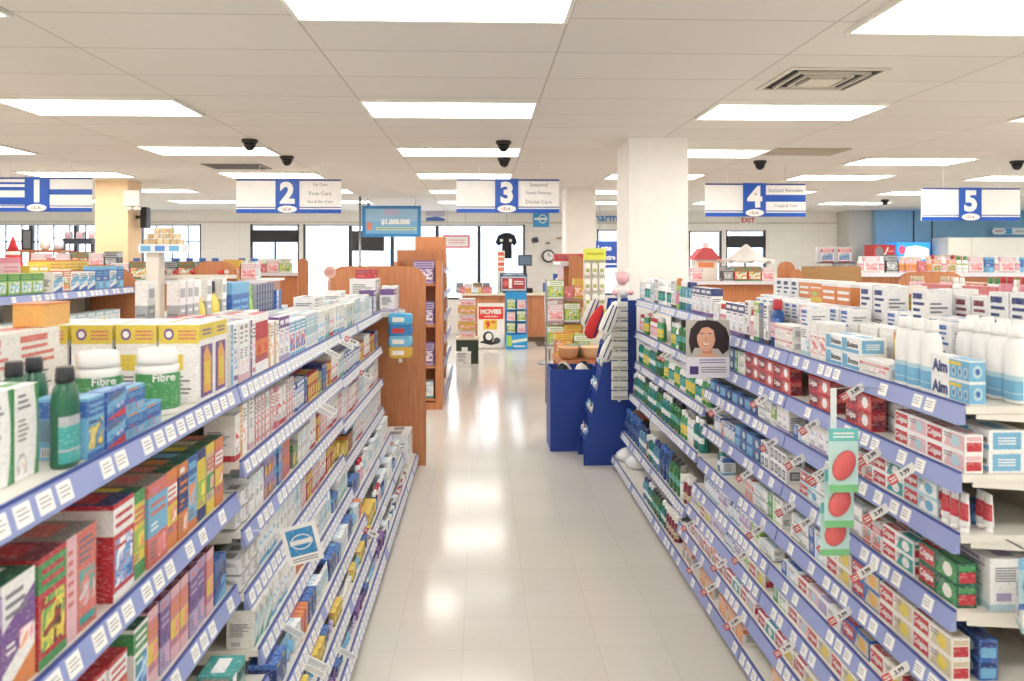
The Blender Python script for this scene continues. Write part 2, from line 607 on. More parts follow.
def bottle_meshes(D, cols, shape, capf, lab, liquid, word):
    w, d, h = D.w, D.d, D.h
    body = mat(COL[cols[0]], 0.12, kind='liquid') if liquid else pmx(cols[0])
    zc = h * (1 - capf)
    r = 0.5
    p = {'round': 2.0, 'flat': 2.6, 'square': 4.5, 'tube': 2.2, 'jug': 3.2}[shape]
    neck = {'round': .36, 'flat': .3, 'square': .26, 'tube': .42, 'jug': .22}[shape]
    b = MB()
    if shape == 'tube':
        # standing on its cap, flattening towards the crimp at the top
        rs = []
        for t, kx, ky in ((0, .8, .85), (.04, .95, .95), (.3, .98, .8), (.65, 1, .5), (.93, 1.0, .1), (1, 1.0, .08)):
            z = h * capf + (h - h * capf) * t
            rs.append([(w / 2 * kx * math.cos(2 * math.pi * i / 14), d / 2 * ky * math.sin(2 * math.pi * i / 14), z) for i in range(14)])
        b.rings(rs, body)
        c = MB().lathe([(.40, 0), (.42, .004), (.36, h * capf)], pmx(cols[1]), sx=w, sy=d)
        l = MB()
        rs = []
        for t, ky in ((.2, .88), (.7, .47)):
            z = h * capf + (h - h * capf) * t
            rs.append([(w / 2 * 1.0 * math.cos(math.pi * (1 + i / 10)), d / 2 * ky * math.sin(math.pi * (1 + i / 10)) - .001, z) for i in range(11)])
        for i in range(10):
            l.face([rs[0][i], rs[0][i + 1], rs[1][i + 1], rs[1][i]], cm(cols[2]), True)
        return [(D.name, b.mesh(D.name)), ('cap', c.mesh('cap')), ('label', l.mesh('label'))]
    prof = [(r * .92, 0), (r, h * .025), (r, h * .12), (r * .985, h * .35), (r, zc * .72), (r * .93, zc * .82), (neck * 1.35, zc * .92), (neck, zc * .96), (neck, zc)]
    if shape == 'jug':
        prof = [(r * .9, 0), (r, h * .03), (r * .96, zc * .2), (r * .9, zc * .42), (r * .82, zc * .5), (r * .93, zc * .58), (r * .88, zc * .78), (r * .6, zc * .9), (neck, zc * .96), (neck, zc)]
    if shape == 'square':
        prof = [(r * .95, 0), (r, h * .02), (r, zc * .8), (r * .8, zc * .9), (neck, zc * .95), (neck, zc)]
    b.lathe(prof, body, 16, sx=w, sy=d, p=p)
    ck = max(neck * 1.25, .34) if shape in ('round', 'flat', 'square') else neck * 1.3
    c = MB()
    n = 14
    c.lathe([(ck, zc - .004), (ck, zc + (h - zc) * .2), (ck * .96, zc + (h - zc) * .85), (ck * .86, h)], pmx(cols[1]), n, sx=min(w, d * 1.3), sy=min(d, w))
    l = MB()
    z0, z1 = zc * lab[0], zc * lab[1]
    e = 1.012
    zz = [z0, z0 + (z1 - z0) * .25, z0 + (z1 - z0) * .3, z0 + (z1 - z0) * .8, z1]
    cc = [cols[2], cols[3], cols[2], cols[3]]
    for k in range(4):
        for i in range(18):
            pts = []
            for (ii, z) in ((i, zz[k]), (i + 1, zz[k]), (i + 1, zz[k + 1]), (i, zz[k + 1])):
                a = math.pi * (1.05 + .9 * ii / 18) - (0 if True else 0)
                ca, sa = math.cos(a), math.sin(a)
                kk = (abs(ca) ** p + abs(sa) ** p) ** (-1 / p)
                rr = r * e * (1 if shape != 'jug' else .97)
                pts.append((rr * kk * ca * w, rr * kk * sa * d, z))
            l.face(pts, cm(cc[k]), True)
    if word:
        l.text(word, (z1 - z0) * .22, (0, -d / 2 * 1.03, z0 + (z1 - z0) * .9), (1, 0, 0), (0, 0, 1), cm('W') if cols[3] != 'W' else cm('K'), w * .6, .02)
    return [(D.name, b.mesh(D.name)), ('cap', c.mesh('cap')), ('label', l.mesh('label'))]


def pack(key, name, desc, w, d, h, cols, cat='blister pack'):
    """Hanging or leaning card with a clear bubble and the thing in it."""
    D = Design()
    D.key, D.name, D.desc, D.w, D.d, D.h, D.cat = key, name, desc, w, d, h, cat

    def build():
        t = .0015
        b = MB().box(-w / 2, d / 2 - t, 0, w / 2, d / 2, h, cm(cols[0]))
        f = Fr(b, (-w / 2, d / 2 - t, 0), (w, 0, 0), (0, 0, h))
        f.rect(0, .78, 1, 1, cm(cols[1])); f.lines(.12, .84, .88, .95, 2, cm(cols[0]), 2); f.rect(0, 0, 1, .12, cm(cols[2]))
        f.oval(.5, .97, .08, .015, cm('K'), 2)
        g = MB()
        rs = []
        for k, y in ((1.0, d / 2 - t - .0008), (.94, d / 2 - d * .5), (.8, -d / 2)):
            rs.append([(w * .36 * k * math.cos(2 * math.pi * i / 14), y, h * .45 + h * .27 * k * math.sin(2 * math.pi * i / 14)) for i in range(14)])
        g.rings(rs, pmx(cols[3]))
        return [(name, b.mesh(name)), ('bubble', g.mesh('bubble'))]
    D.build = build
    D.meshes = None
    DZ[key] = D


def put(D, loc, rotz, label, scale=1.0, group=None, parts=True):
    if isinstance(D, str):
        D = DZ[D]
    if D.meshes is None:
        D.meshes = D.build()
    o = link(D.name, D.meshes[0][1], None, loc, rotz)
    if isinstance(scale, tuple):
        o.scale = scale
    elif scale != 1.0:
        o.scale = (scale,) * 3
    if parts:
        for n, me in D.meshes[1:]:
            link(n, me, o)
    tag(o, label, D.cat, group)
    return o
LIGHT_E, EXPO = 10.0, 0.08

# ------------------------------------------------------------------ designs
MC, SU, CR, TP = 'medicine_carton', 'supplement_carton', 'remedy_carton', 'toothpaste_carton'
carton('wp', SU, 'white and purple carton with dark green top', .10, .14, .20, 'diag', 'WUAP', top='D')
carton('pu', SU, 'deep purple carton', .08, .13, .185, 'band', 'UVXW')
carton('rg', SU, 'red and yellow carton with green band', .10, .15, .205, 'photo', 'RGYK', top='M')
carton('ct', SU, 'coral carton with teal edge', .12, .15, .205, 'side', 'CIQT', top='E')
carton('br', SU, 'red and blue carton with blue top', .105, .15, .215, 'photo', 'RWBL', top='N')
carton('gy', SU, 'yellow and coral carton with green top', .07, .15, .205, 'stripes', 'YGCX', top='D')
carton('lb', SU, 'pale blue and coral carton with grey top', .115, .15, .205, 'block', 'CLPW', top='E')
carton('co', SU, 'coral and orange carton with green top', .068, .15, .205, 'stripes', 'CAWY', top='D')
carton('no', SU, 'navy and orange carton with green top', .068, .15, .205, 'block', 'ANWA', top='D')
carton('bo', SU, 'blue and orange carton with green top', .068, .15, .205, 'band', 'LBAA', top='D')
carton('ny', SU, 'navy and yellow carton with green top', .068, .15, .205, 'stripes', 'YNYX', top='D')
carton('yc', SU, 'pale yellow and coral carton', .068, .15, .205, 'stripes', 'HYCG', top='D')
carton('pm', SU, 'pink carton with maroon top', .06, .15, .19, 'stripes', 'PIAY', top='M')
carton('pv', SU, 'lilac and purple carton with maroon top', .06, .15, .19, 'block', 'VUPN', top='M')
carton('bw', SU, 'white carton with blue landscape panel', .075, .15, .185, 'photo', 'WGBL', top='D')
carton('rr', SU, 'bright red carton', .085, .14, .17, 'photo', 'RWRY')
carton('nb', SU, 'navy and sky blue small carton', .10, .12, .13, 'diag', 'BNLA')
carton('tq', MC, 'turquoise carton with dark codes', .12, .10, .075, 'wordbox', 'TWEW', word='care')
carton('yw', SU, 'white and purple carton with yellow top band', .118, .115, .225, 'yellow', 'WYUJC')
carton('gw', SU, 'white carton with curved green edge', .08, .07, .175, 'curve', 'WGAE')
carton('os', SU, 'pale carton with orange stripes', .2, .14, .235, 'plain', 'OCI')
carton('sb', MC, 'small blue and red carton', .09, .05, .062, 'diag', 'BLRW')
carton('sl', MC, 'small sky blue and orange carton', .1, .05, .058, 'block', 'LBAR')
carton('bl', MC, 'sky blue carton with yellow figure', .075, .11, .125, 'photo', 'LBYN')
# L2 medicine
carton('bg', MC, 'bright blue and white carton', .07, .12, .2, 'side', 'WLBU')
carton('ws', MC, 'white carton with grey print', .055, .12, .2, 'plain', 'WEI')
carton('vp', MC, 'white carton with purple side', .06, .12, .2, 'side', 'WUVP')
carton('rd', MC, 'tall red carton', .085, .12, .215, 'stripes', 'RWRA')
carton('ow', MC, 'orange and white carton', .075, .11, .17, 'side', 'WJAW')
carton('pw', MC, 'white carton with purple band', .075, .11, .18, 'band', 'WUVP')
carton('bc', MC, 'blue carton with coral blob', .1, .11, .15, 'photo', 'WLBC')
carton('w1', MC, 'white carton with pale blue panel', .06, .1, .16, 'block', 'WQLE')
carton('w2', MC, 'white carton with blue foot', .055, .1, .15, 'band', 'WOLQ')
carton('w3', CR, 'off-white carton with teal corner', .06, .1, .14, 'diag', 'OQTW')
carton('w4', CR, 'white carton with fine print', .05, .1, .13, 'plain', 'WQO')
carton('w5', CR, 'white carton with red line', .055, .1, .15, 'band', 'WORI')
carton('pk', CR, 'pink and white slim carton', .038, .1, .165, 'stripes', 'WPCP')
carton('rk', CR, 'red and pink slim carton', .035, .1, .165, 'side', 'WRCP')
carton('bk', CR, 'blue and white slim carton', .05, .1, .13, 'band', 'WBBN')
carton('ry', CR, 'red and yellow carton', .055, .1, .12, 'photo', 'RYYM')
carton('db', CR, 'dark blue carton', .05, .1, .13, 'block', 'NBWL')
carton('sw', 'ointment_carton', 'small white carton with grey marks', .07, .09, .055, 'plain', 'WEE', cat='carton')
carton('sp', 'ointment_carton', 'small purple carton', .06, .09, .075, 'photo', 'UVYR')
carton('sB', 'ointment_carton', 'small bright blue carton', .06, .09, .075, 'photo', 'BLAL')
carton('so', 'ointment_carton', 'small orange-red carton', .065, .09, .075, 'photo', 'CAUA')
carton('gk', 'ointment_carton', 'olive and yellow carton', .09, .09, .1, 'photo', 'EGYK')
carton('oc', 'ointment_carton', 'coral-orange carton', .04, .1, .13, 'block', 'ACCW')
carton('yk', 'ointment_carton', 'yellow carton', .07, .08, .085, 'band', 'YJKW')
carton('bb', 'ointment_carton', 'deep blue carton', .07, .1, .1, 'block', 'BNYW')
carton('pp', 'ointment_carton', 'dark violet carton', .05, .07, .1, 'block', 'UUPV')
carton('kk', 'ointment_carton', 'black carton with orange print', .09, .08, .11, 'photo', 'KAKA')
carton('tissue', 'tissue_carton', 'white carton fading to orange with a dark oval', .22, .16, .12, 'diag', 'WAAM')
# toothpaste gondola
carton('aim', TP, 'white and blue toothpaste carton', .185, .045, .06, 'wordpaste', 'WNLYQ', word='Aim')
carton('bio', TP, 'white carton with blue end', .13, .1, .058, 'wordbox', 'WLLL', word='Biotene')
carton('cw', TP, 'white and pink toothpaste carton with red brand block', .185, .05, .052, 'paste', 'WRIQ', word='Colgate')
carton('cb', TP, 'pale blue toothpaste carton with red brand block', .185, .05, .05, 'paste', 'QRWL', word='Colgate')
carton('ct2', TP, 'teal and white toothpaste carton with red block', .185, .05, .05, 'paste', 'WRTW', word='Colgate')
carton('cg', TP, 'green toothpaste carton with red brand block', .19, .055, .06, 'paste', 'DRGO', word='Colgate')
carton('cn', TP, 'slate blue toothpaste carton with red brand block', .19, .05, .062, 'paste', 'BRHJ', word='Colgate')
carton('cy', TP, 'cream toothpaste carton with red brand block', .19, .05, .058, 'paste', 'ORHY', word='Colgate')
carton('cr', TP, 'red toothpaste carton', .19, .05, .06, 'paste', 'RMCW', word='Colgate')
carton('cv', 'whitening_carton', 'white toothpaste carton with violet end', .18, .05, .055, 'paste', 'WVOQ')
carton('cd', 'whitening_carton', 'deep blue toothpaste carton', .19, .05, .055, 'paste', 'BLNQ')
carton('wl', 'whitening_carton', 'long white carton with red line', .2, .08, .055, 'stripes', 'WOCO')
carton('wx', 'whitening_carton', 'plain white toothpaste carton', .17, .05, .05, 'plain', 'WQE')
carton('wg', 'whitening_carton', 'white carton with green end', .16, .05, .055, 'side', 'WGOX')
carton('wb', 'whitening_carton', 'white carton with blue end', .16, .05, .055, 'side', 'WBOL')
carton('ce', 'floss_carton', 'grey and white carton with square codes', .1, .08, .06, 'codes', 'W')
carton('fb', 'floss_carton', 'small blue and white floss carton', .05, .07, .09, 'band', 'WBLB')
carton('fv', 'floss_carton', 'small lilac and white floss carton', .05, .07, .09, 'block', 'WVBP')
carton('fg', 'floss_carton', 'small green and white floss carton', .05, .07, .09, 'block', 'WXGG')
carton('fr', 'floss_carton', 'small red and white floss carton', .06, .07, .08, 'photo', 'WRCT')
carton('fo', 'floss_carton', 'white and teal carton with orange top', .09, .07, .115, 'photo', 'WATC', top='A')
carton('oo', 'brush_head_carton', 'orange and white carton with orange top', .13, .09, .085, 'photo', 'OAJC', top='A')
carton('ob', 'brush_head_carton', 'white carton with orange brush picture', .1, .1, .2, 'photo', 'WIJA')
carton('oh', 'brush_head_carton', 'orange and green carton', .1, .1, .14, 'block', 'AYXA')
carton('wt', 'whitening_carton', 'tall plain white carton', .085, .085, .2, 'plain', 'WBQ')
carton('wtl', 'whitening_carton', 'very tall white carton', .1, .09, .29, 'plain', 'WNQ')
carton('wrl', 'whitening_carton', 'tall white carton with dark red print', .09, .09, .27, 'plain', 'WME')
carton('obl', 'brush_head_carton', 'tall white and orange carton', .14, .1, .29, 'photo', 'WAJC')
carton('ohl', 'brush_head_carton', 'tall orange carton with lime band', .12, .1, .26, 'block', 'AYXJ')
carton('cvx', 'whitening_carton', 'large white carton with pale violet print', .15, .12, .14, 'plain', 'WVQ')
carton('ww', 'whitening_carton', 'white carton with pale violet rim', .1, .1, .15, 'band', 'WOVQ')
carton('wr', 'whitening_carton', 'white carton with small red figures', .07, .08, .15, 'photo', 'WOWR')
carton('wk', 'whitening_carton', 'slim white carton with black print', .06, .07, .19, 'plain', 'WKK')
carton('nn', 'whitening_carton', 'slim slate blue carton', .055, .07, .19, 'band', 'EBNN')
carton('gg', 'whitening_carton', 'white and pale green carton', .07, .07, .19, 'band', 'OXGX')
carton('dp', 'whitening_carton', 'white carton with navy top and violet foot', .1, .07, .165, 'band', 'WNUQ')
bottle('fib', 'pill_bottle', 'big white bottle with green label', .115, .115, .175, 'WWGG', 'round', .2, (.12, .8), word='Fibre')
bottle('dgb', 'tonic_bottle', 'teal green bottle with dark cap', .064, .045, .2, 'DKTS', 'flat', .14, (.06, .6))
bottle('wbt', 'rinse_bottle', 'white bottle with blue label and flip cap', .07, .05, .215, 'WWLQ', 'flat', .14, (.06, .42))
bottle('blu', 'mouthwash_bottle', 'blue bottle with red cap', .075, .055, .215, 'BRIB', 'flat', .2, (.25, .75), True)
bottle('mt', 'mouthwash_bottle', 'teal mouthwash bottle with white cap', .08, .055, .19, 'TWWT', 'square', .17, (.34, .6), True)
bottle('ml', 'mouthwash_bottle', 'bright blue mouthwash bottle with navy cap', .08, .055, .19, 'LNWL', 'square', .17, (.34, .6), True)
bottle('mb', 'mouthwash_bottle', 'deep blue mouthwash bottle with blue cap', .09, .06, .2, 'BBNB', 'square', .15, (.36, .6), True)
bottle('mg', 'mouthwash_bottle', 'green mouthwash bottle with dark cap', .085, .06, .2, 'GKTG', 'square', .15, (.36, .6), True)
bottle('my', 'mouthwash_bottle', 'green bottle with yellow label and white cap', .07, .05, .17, 'GWYT', 'flat', .16, (.2, .75))
bottle('mw', 'mouthwash_bottle', 'white bottle with green label', .07, .05, .18, 'WWTD', 'flat', .2, (.2, .7))
bottle('mc', 'mouthwash_bottle', 'clear pale bottle with grey cap', .07, .05, .2, 'OEWQ', 'round', .18, (.2, .7))
bottle('mk', 'mouthwash_bottle', 'brown bottle with cream cap', .065, .065, .17, 'MOHM', 'round', .22, (.2, .6))
bottle('gn', 'mouthwash_bottle', 'pink and green bottle with orange cap', .07, .05, .21, 'XAPV', 'flat', .22, (.2, .75))
bottle('tu', 'cream_tube', 'white tube with red and blue print', .05, .035, .15, 'WWRB', 'tube', .14, cat='tube')
bottle('tw', 'cream_tube', 'white tube with pale label', .045, .03, .13, 'WWQQ', 'tube', .14, cat='tube')
bottle('jar', 'lotion_bottle', 'white bottle with red cap', .06, .04, .15, 'WRIP', 'flat', .16, (.15, .75))
bottle('nvb', 'lotion_bottle', 'dark blue bottle with white cap', .055, .04, .15, 'NWLB', 'flat', .2, (.15, .7))
pack('bp', 'blister_pack', 'dark card blister pack', .09, .03, .12, 'KUEV')
pack('pp2', 'blister_pack', 'purple blister pack', .07, .02, .13, 'UVPU')
pack('yp', 'blister_pack', 'yellow blister pack', .07, .03, .1, 'YJKY')
pack('lp', 'blister_pack', 'pale blue blister pack', .08, .03, .13, 'QLBL')
pack('wp2', 'blister_pack', 'white blister pack', .08, .03, .13, 'WQEO')

# ------------------------------------------------------------------ gondola bays
TAGM = MB()
TAGM.box(-.0012, -.0235, -.019, .0012, .0235, .019, M_TAG)
for k in range(3):
    TAGM.face([(.0016, -.02, .008 - k * .008), (.0016, .012 + .006 * (k % 2), .008 - k * .008), (.0016, .012 + .006 * (k % 2), .0105 - k * .008), (.0016, -.02, .0105 - k * .008)], M_INK)
    TAGM.face([(-.0016, .02, .008 - k * .008), (-.0016, -.012, .008 - k * .008), (-.0016, -.012, .0105 - k * .008), (-.0016, .02, .0105 - k * .008)], M_INK)
TAGME = TAGM.mesh('price_label')


def bay(label, sd, y0, y1, levels, xc, halfw=.5, deck_far=None, nolabels=False, density=.85, backtop=None):
    """One bay of a shop gondola. sd +1: its aisle side faces +X. levels: (top z, front x) from the top deck down; the last is the base deck."""
    root = thing('gondola_shelving', label, 'shelving', (xc, (y0 + y1) / 2, 0), group=None)
    zt = levels[0][0]
    b = MB().box(xc - .015, y0, .10, xc + .015, y1, (backtop or zt) - .03, M_PEG)
    part('back_panel', b, root)
    for y in (y0 + .012, y1 - .012):
        part('upright', MB().box(xc - sd * .018, y - .012, 0, xc + sd * .045, y + .012, zt - .03, M_METAL) if sd > 0 else MB().box(xc - .045, y - .012, 0, xc + .018, y + .012, zt - .03, M_METAL), root)
    zb, xb = levels[-1]
    xk = xb - sd * .035
    lo, hi = sorted((xc - sd * halfw, xk))
    part('kick_plate', MB().box(lo, y0, 0, hi, y1, zb - .07, mat('6f6a62', .5, kind='kick')), root)
    for k, (z, xf) in enumerate(levels):
        s = MB()
        xr = xc - sd * (deck_far if (k == 0 and deck_far) else (halfw if k == len(levels) - 1 else -.016))
        lo, hi = sorted((xr, xf))
        th = .07 if k == len(levels) - 1 else .02
        s.box(lo, y0, z - th, hi, y1, z, M_SHELF)
        if k < len(levels) - 1:
            for y in (y0 + .003, y1 - .007):   # bracket plates at both ends
                xa, xbk = xf - sd * .03, xc + sd * .02
                poly = [(xa, z - .021), (xa, z - .034), (xbk, z - .055), (xbk, z - .021)]
                if sd < 0:
                    poly = list(reversed(poly))
                s.prism(poly if sd > 0 else poly, y, y + .004, M_SHELF)
        sh = part('shelf' if k < len(levels) - 1 else 'base_deck', s, root)
        r = MB()
        a, c = sorted((xf, xf + sd * .008))
        P4 = [(xf, z - .05), (xf + sd * .020, z - .05), (xf + sd * .005, z + .002), (xf, z + .002)]
        r.prism(P4, y0 + .004, y1 - .004, M_RAIL)
        P4 = [(xf - sd * .001, z + .002), (xf + sd * .0065, z + .002), (xf + sd * .0055, z + .0075), (xf - sd * .001, z + .0075)]
        r.prism(P4, y0 + .004, y1 - .004, M_RAILD)
        rl = link('price_rail', r.mesh('price_rail', root.location), sh)
        if nolabels:
            continue
        y = y0 + .05
        while y < y1 - .04:
            if random.random() < density:
                o = link('price_label', TAGME, sh, (xf + sd * .0136 - xc, y - root.location.y, z - .0225))
                o.rotation_euler = (0, -sd * .281, 0)
            y += random.choice((.066, .068, .07, .1)) if density < .9 else random.choice((.064, .066, .07))
    return root


SHW = ('top', 'second', 'third', 'fourth', 'fifth', 'sixth', 'seventh', 'eighth', 'ninth')


LV = []


def fill(sd, y0, y1, z, xf, hmax, seq, where, setback=.012, row=None, jit=.006, dep=None):
    """Stand products along a shelf from the near end. seq: (key, count[, stack]) or a gap in metres."""
    y, n = y0 + .012, 0
    above = [q for q, _x in LV if q > z + .01]
    if above and row is None:
        hmax = min(hmax, min(above) - .056 - z)
    rowtxt = f', {row} row' if row else ''
    last = {}
    for e in seq:
        if not isinstance(e, tuple):
            y += e
            continue
        key, cnt = e[0], e[1]
        st = e[2] if len(e) > 2 else 1
        D = DZ[key]
        sc = min(1.0, hmax / (D.h * st))
        if sc < 1 and st > 1:
            st = max(1, int(hmax / D.h))
            sc = min(1.0, hmax / (D.h * st))
        w, d, h = D.w * (1 if D.w > .15 else sc), D.d * sc, D.h * sc
        for i in range(cnt):
            if y + w > y1 - .006:
                return
            dj = random.uniform(0, jit)
            for q in range(st):
                x = xf - sd * (setback + d / 2 + dj + random.uniform(0, .002))
                rz = math.radians(90 * sd + random.uniform(-1.0, 1.0))
                sw = ('', '')[0] if st == 1 else (('lower ', 'upper ') if st == 2 else ('bottom ', 'middle ', 'topmost ') if st == 3 else ('bottom ', 'lower ', 'upper ', 'topmost '))[q]
                put(D, (x, y + w / 2, z + .001 + q * (h + .0006)), rz, f'{sw}{D.desc}, {ORD[n]} from near end{rowtxt}, {where}', (w / D.w, sc, sc))
            n += 1
            y += w + .0035 + random.uniform(0, .004)


def rep(keys, total, runs=(2, 4), stack=1, seed=0):
    r = random.Random(seed)
    out, k = [], 0
    while sum(DZ[a[0]].w * a[1] for a in out) < total:
        out.append((r.choice(keys), r.randint(*runs)) + ((stack,) if stack > 1 else ()))
    return out


XL = -1.05
LB1 = [(1.334, -.80), (.99, -.80), (.69, -.80), (.40, -.70), (.12, -.55)]
LB2 = [(1.334, -.80), (1.086, -.79), (.86, -.785), (.655, -.775), (.475, -.73), (.325, -.657), (.21, -.60), (.11, -.55)]
LB3 = [(1.334, -.80), (1.07, -.79), (.82, -.785), (.60, -.775), (.40, -.71), (.23, -.62), (.11, -.55)]
Y1, Y2, Y3 = (1.0, 2.598), (2.602, 4.448), (4.452, 6.198)
bay('white shelving bay closest to the camera, stocked with vitamin cartons', 1, *Y1, LB1, XL, deck_far=.25)
bay('white shelving bay in middle of the medicine gondola', 1, *Y2, LB2, XL, deck_far=.25, density=.97)
bay('white shelving bay at far end of medicine gondola, against wooden panel', 1, *Y3, LB3, XL, deck_far=.25, density=.97)
XR = 1.64
RB1 = [(1.35, 1.31), (1.165, 1.30), (1.00, 1.295), (.79, 1.285), (.60, 1.26), (.455, 1.225), (.34, 1.19), (.23, 1.14), (.10, 1.10)]
RB3 = [(1.41, 1.31), (1.14, 1.30), (.885, 1.295), (.62, 1.25), (.30, 1.18), (.10, 1.10)]
YR = [(2.09, 3.308), (3.312, 4.528), (4.532, 5.748), (5.752, 6.62)]
for k, (yy, lv, nm) in enumerate(zip(YR, (RB1, RB1, RB3, RB3), ('closest to the camera', 'second from the camera', 'third from the camera', 'at the far end beside blue bin'))):
    bay(f'white shelving bay of the toothpaste gondola, {nm}', -1, *yy, lv, XR, deck_far=.33, density=.55 if k < 2 else .9)

# ---- medicine gondola, closest bay
W, LV = 'nearest medicine bay', LB1
fill(1, 1.40, 2.6, 1.334, -.85, .4, [('gw', 1), ('gw', 1)], 'top shelf, ' + W)
fill(1, 1.575, 2.6, 1.334, -.80, .4, [('dgb', 1), .01, ('bl', 1), .004, ('sb', 1, 2), ('sl', 1, 2), ('sl', 1)], 'top shelf edge, ' + W)
fill(1, 1.66, 2.0, 1.334, -.945, .4, [('dgb', 1), ('dgb', 1)], 'top shelf, ' + W, row='second')
put('fib', (-.875, 2.165, 1.335), math.radians(38), 'big white bottle with green label, on shelf edge before yellow-topped cartons')
put('fib', (-1.0, 2.10, 1.335), math.radians(38), 'big white bottle with green label, behind the one at shelf edge')
for r, nm in enumerate(('front', 'second', 'third', 'rear')):
    fill(1, 2.30, 2.598, 1.334, -.80 - r * .124, .4, [('yw', 2)], 'top shelf, ' + W, row=nm)
fill(1, 1.55, 2.28, 1.334, -1.12, .4, [('os', 3)], 'top shelf, ' + W, row='rear')
fill(1, *Y1, .99, -.80, .3, [.28, ('pu', 1), ('wp', 1), ('rg', 1), ('ct', 1), .06, ('br', 1), ('gy', 1), ('lb', 1), ('co', 1), ('no', 1), ('bo', 1), ('ny', 1), ('yc', 1), ('co', 1)], 'second shelf, ' + W)
fill(1, *Y1, .69, -.80, .26, [.55, ('nb', 1), ('rr', 2), .04, ('bw', 1), ('pm', 1), ('pv', 1), ('pm', 2), ('pv', 2), ('pm', 1), .01, ('nb', 1), ('nb', 1)], 'third shelf, ' + W)
fill(1, *Y1, .40, -.70, .24, [.62, ('rr', 3), .16, ('tissue', 1), .01, ('tq', 1, 2)], 'fourth shelf, ' + W)
# ---- middle bay
W, LV = 'middle medicine bay', LB2
fill(1, *Y2, 1.334, -.80, .4, [('bg', 1), ('ws', 2), ('vp', 1), ('rd', 2), ('ow', 2), ('pw', 2), ('bc', 3), ('w1', 4), ('w2', 3), ('w3', 2), ('w5', 3)], 'top shelf, ' + W, row='front')
fill(1, *Y2, 1.334, -.935, .4, [('rd', 3), ('w5', 2), ('pw', 2), ('ws', 4), ('w1', 3), ('w3', 3), ('w1', 4), ('w2', 6)], 'top shelf, ' + W, row='second')
fill(1, *Y2, 1.086, -.79, .2, [('w5', 1), ('ow', 1), .02, ('ws', 1), ('rk', 6), ('pk', 2), ('w5', 2), ('rk', 3), ('bk', 4), ('db', 1), ('ry', 4), ('gk', 1), ('db', 2), ('ry', 2), ('w5', 3), ('rk', 4)], 'second shelf, ' + W)
fill(1, *Y2, .86, -.785, .19, [('sw', 2, 2), ('w4', 3), ('sp', 2, 2), ('sB', 2, 2), ('so', 2, 2), .04, ('gk', 1), ('w4', 4), ('w5', 2), ('ry', 2), ('rk', 5), ('w5', 4), ('rk', 5)], 'third shelf, ' + W)
fill(1, *Y2, .655, -.775, .165, [('sw', 3, 2), ('w2', 4), ('w4', 5), ('w1', 2), ('rk', 3), ('ry', 2), ('pk', 4), ('w5', 3), ('ry', 3), ('yk', 3), ('w4', 4)] * 3, 'fourth shelf, ' + W)
fill(1, *Y2, .475, -.73, .15, [('w3', 4), ('w2', 4), ('w4', 3), ('oc', 6), ('w5', 3), ('w1', 4), ('tw', 3), ('sB', 2), ('w3', 5)] * 3, 'fifth shelf, ' + W)
fill(1, *Y2, .325, -.657, .125, [('bb', 2), ('lp', 2), ('w4', 2), ('oc', 4), ('bb', 2), ('w1', 3), ('tw', 4), ('bb', 2), ('sB', 2), ('w4', 5)] * 3, 'sixth shelf, ' + W)
fill(1, *Y2, .21, -.60, .09, [('wp2', 3), ('yk', 2), ('lp', 3), ('yk', 3), ('bb', 2), ('bp', 2), ('yk', 3), ('wp2', 4)] * 3, 'seventh shelf, ' + W)
fill(1, *Y2, .11, -.55, .075, [('lp', 3), ('bp', 4), ('pp', 6), ('pp2', 3), ('bb', 2), ('nvb', 3), ('lp', 3)] * 3, 'base deck, ' + W)
# ---- far bay
W, LV = 'far medicine bay', LB3
fill(1, *Y3, 1.334, -.80, .4, rep(['w1', 'w2', 'w3', 'w1', 'w4'], 1.2, (2, 4), seed=3) + [('db', 2), ('pw', 2), ('ws', 3), ('vp', 1), ('db', 2), ('w1', 3)], 'top shelf, ' + W, row='front')
fill(1, *Y3, 1.334, -.92, .4, rep(['w1', 'ws', 'w3', 'w5'], 2.3, (3, 5), seed=4), 'top shelf, ' + W, row='second')
fill(1, *Y3, 1.07, -.79, .2, rep(['ry', 'w5', 'rk', 'db', 'w3', 'bk'], 2.3, (2, 4), seed=5), 'second shelf, ' + W)
fill(1, *Y3, .82, -.785, .19, rep(['rk', 'w5', 'w4', 'ws', 'pk', 'w1'], 2.3, (2, 4), seed=6), 'third shelf, ' + W)
fill(1, *Y3, .60, -.775, .165, [('yk', 3), ('kk', 2)] + rep(['w4', 'ws', 'w1', 'w5'], 2.3, (2, 4), seed=7), 'fourth shelf, ' + W)
fill(1, *Y3, .40, -.71, .16, [('bb', 2), ('sB', 2), ('jar', 2)] + rep(['w4', 'tw', 'w1', 'ws'], 2.3, (2, 4), seed=8), 'fifth shelf, ' + W)
fill(1, *Y3, .23, -.62, .13, [('yk', 4), ('nvb', 2), ('jar', 3)] + rep(['w4', 'wp2', 'w1', 'nvb'], 2.3, (2, 4), seed=9), 'sixth shelf, ' + W)
fill(1, *Y3, .11, -.55, .1, [('pp', 4), ('nvb', 3)] + rep(['w4', 'wp2', 'jar', 'nvb'], 2.3, (2, 3), seed=10), 'base deck, ' + W)

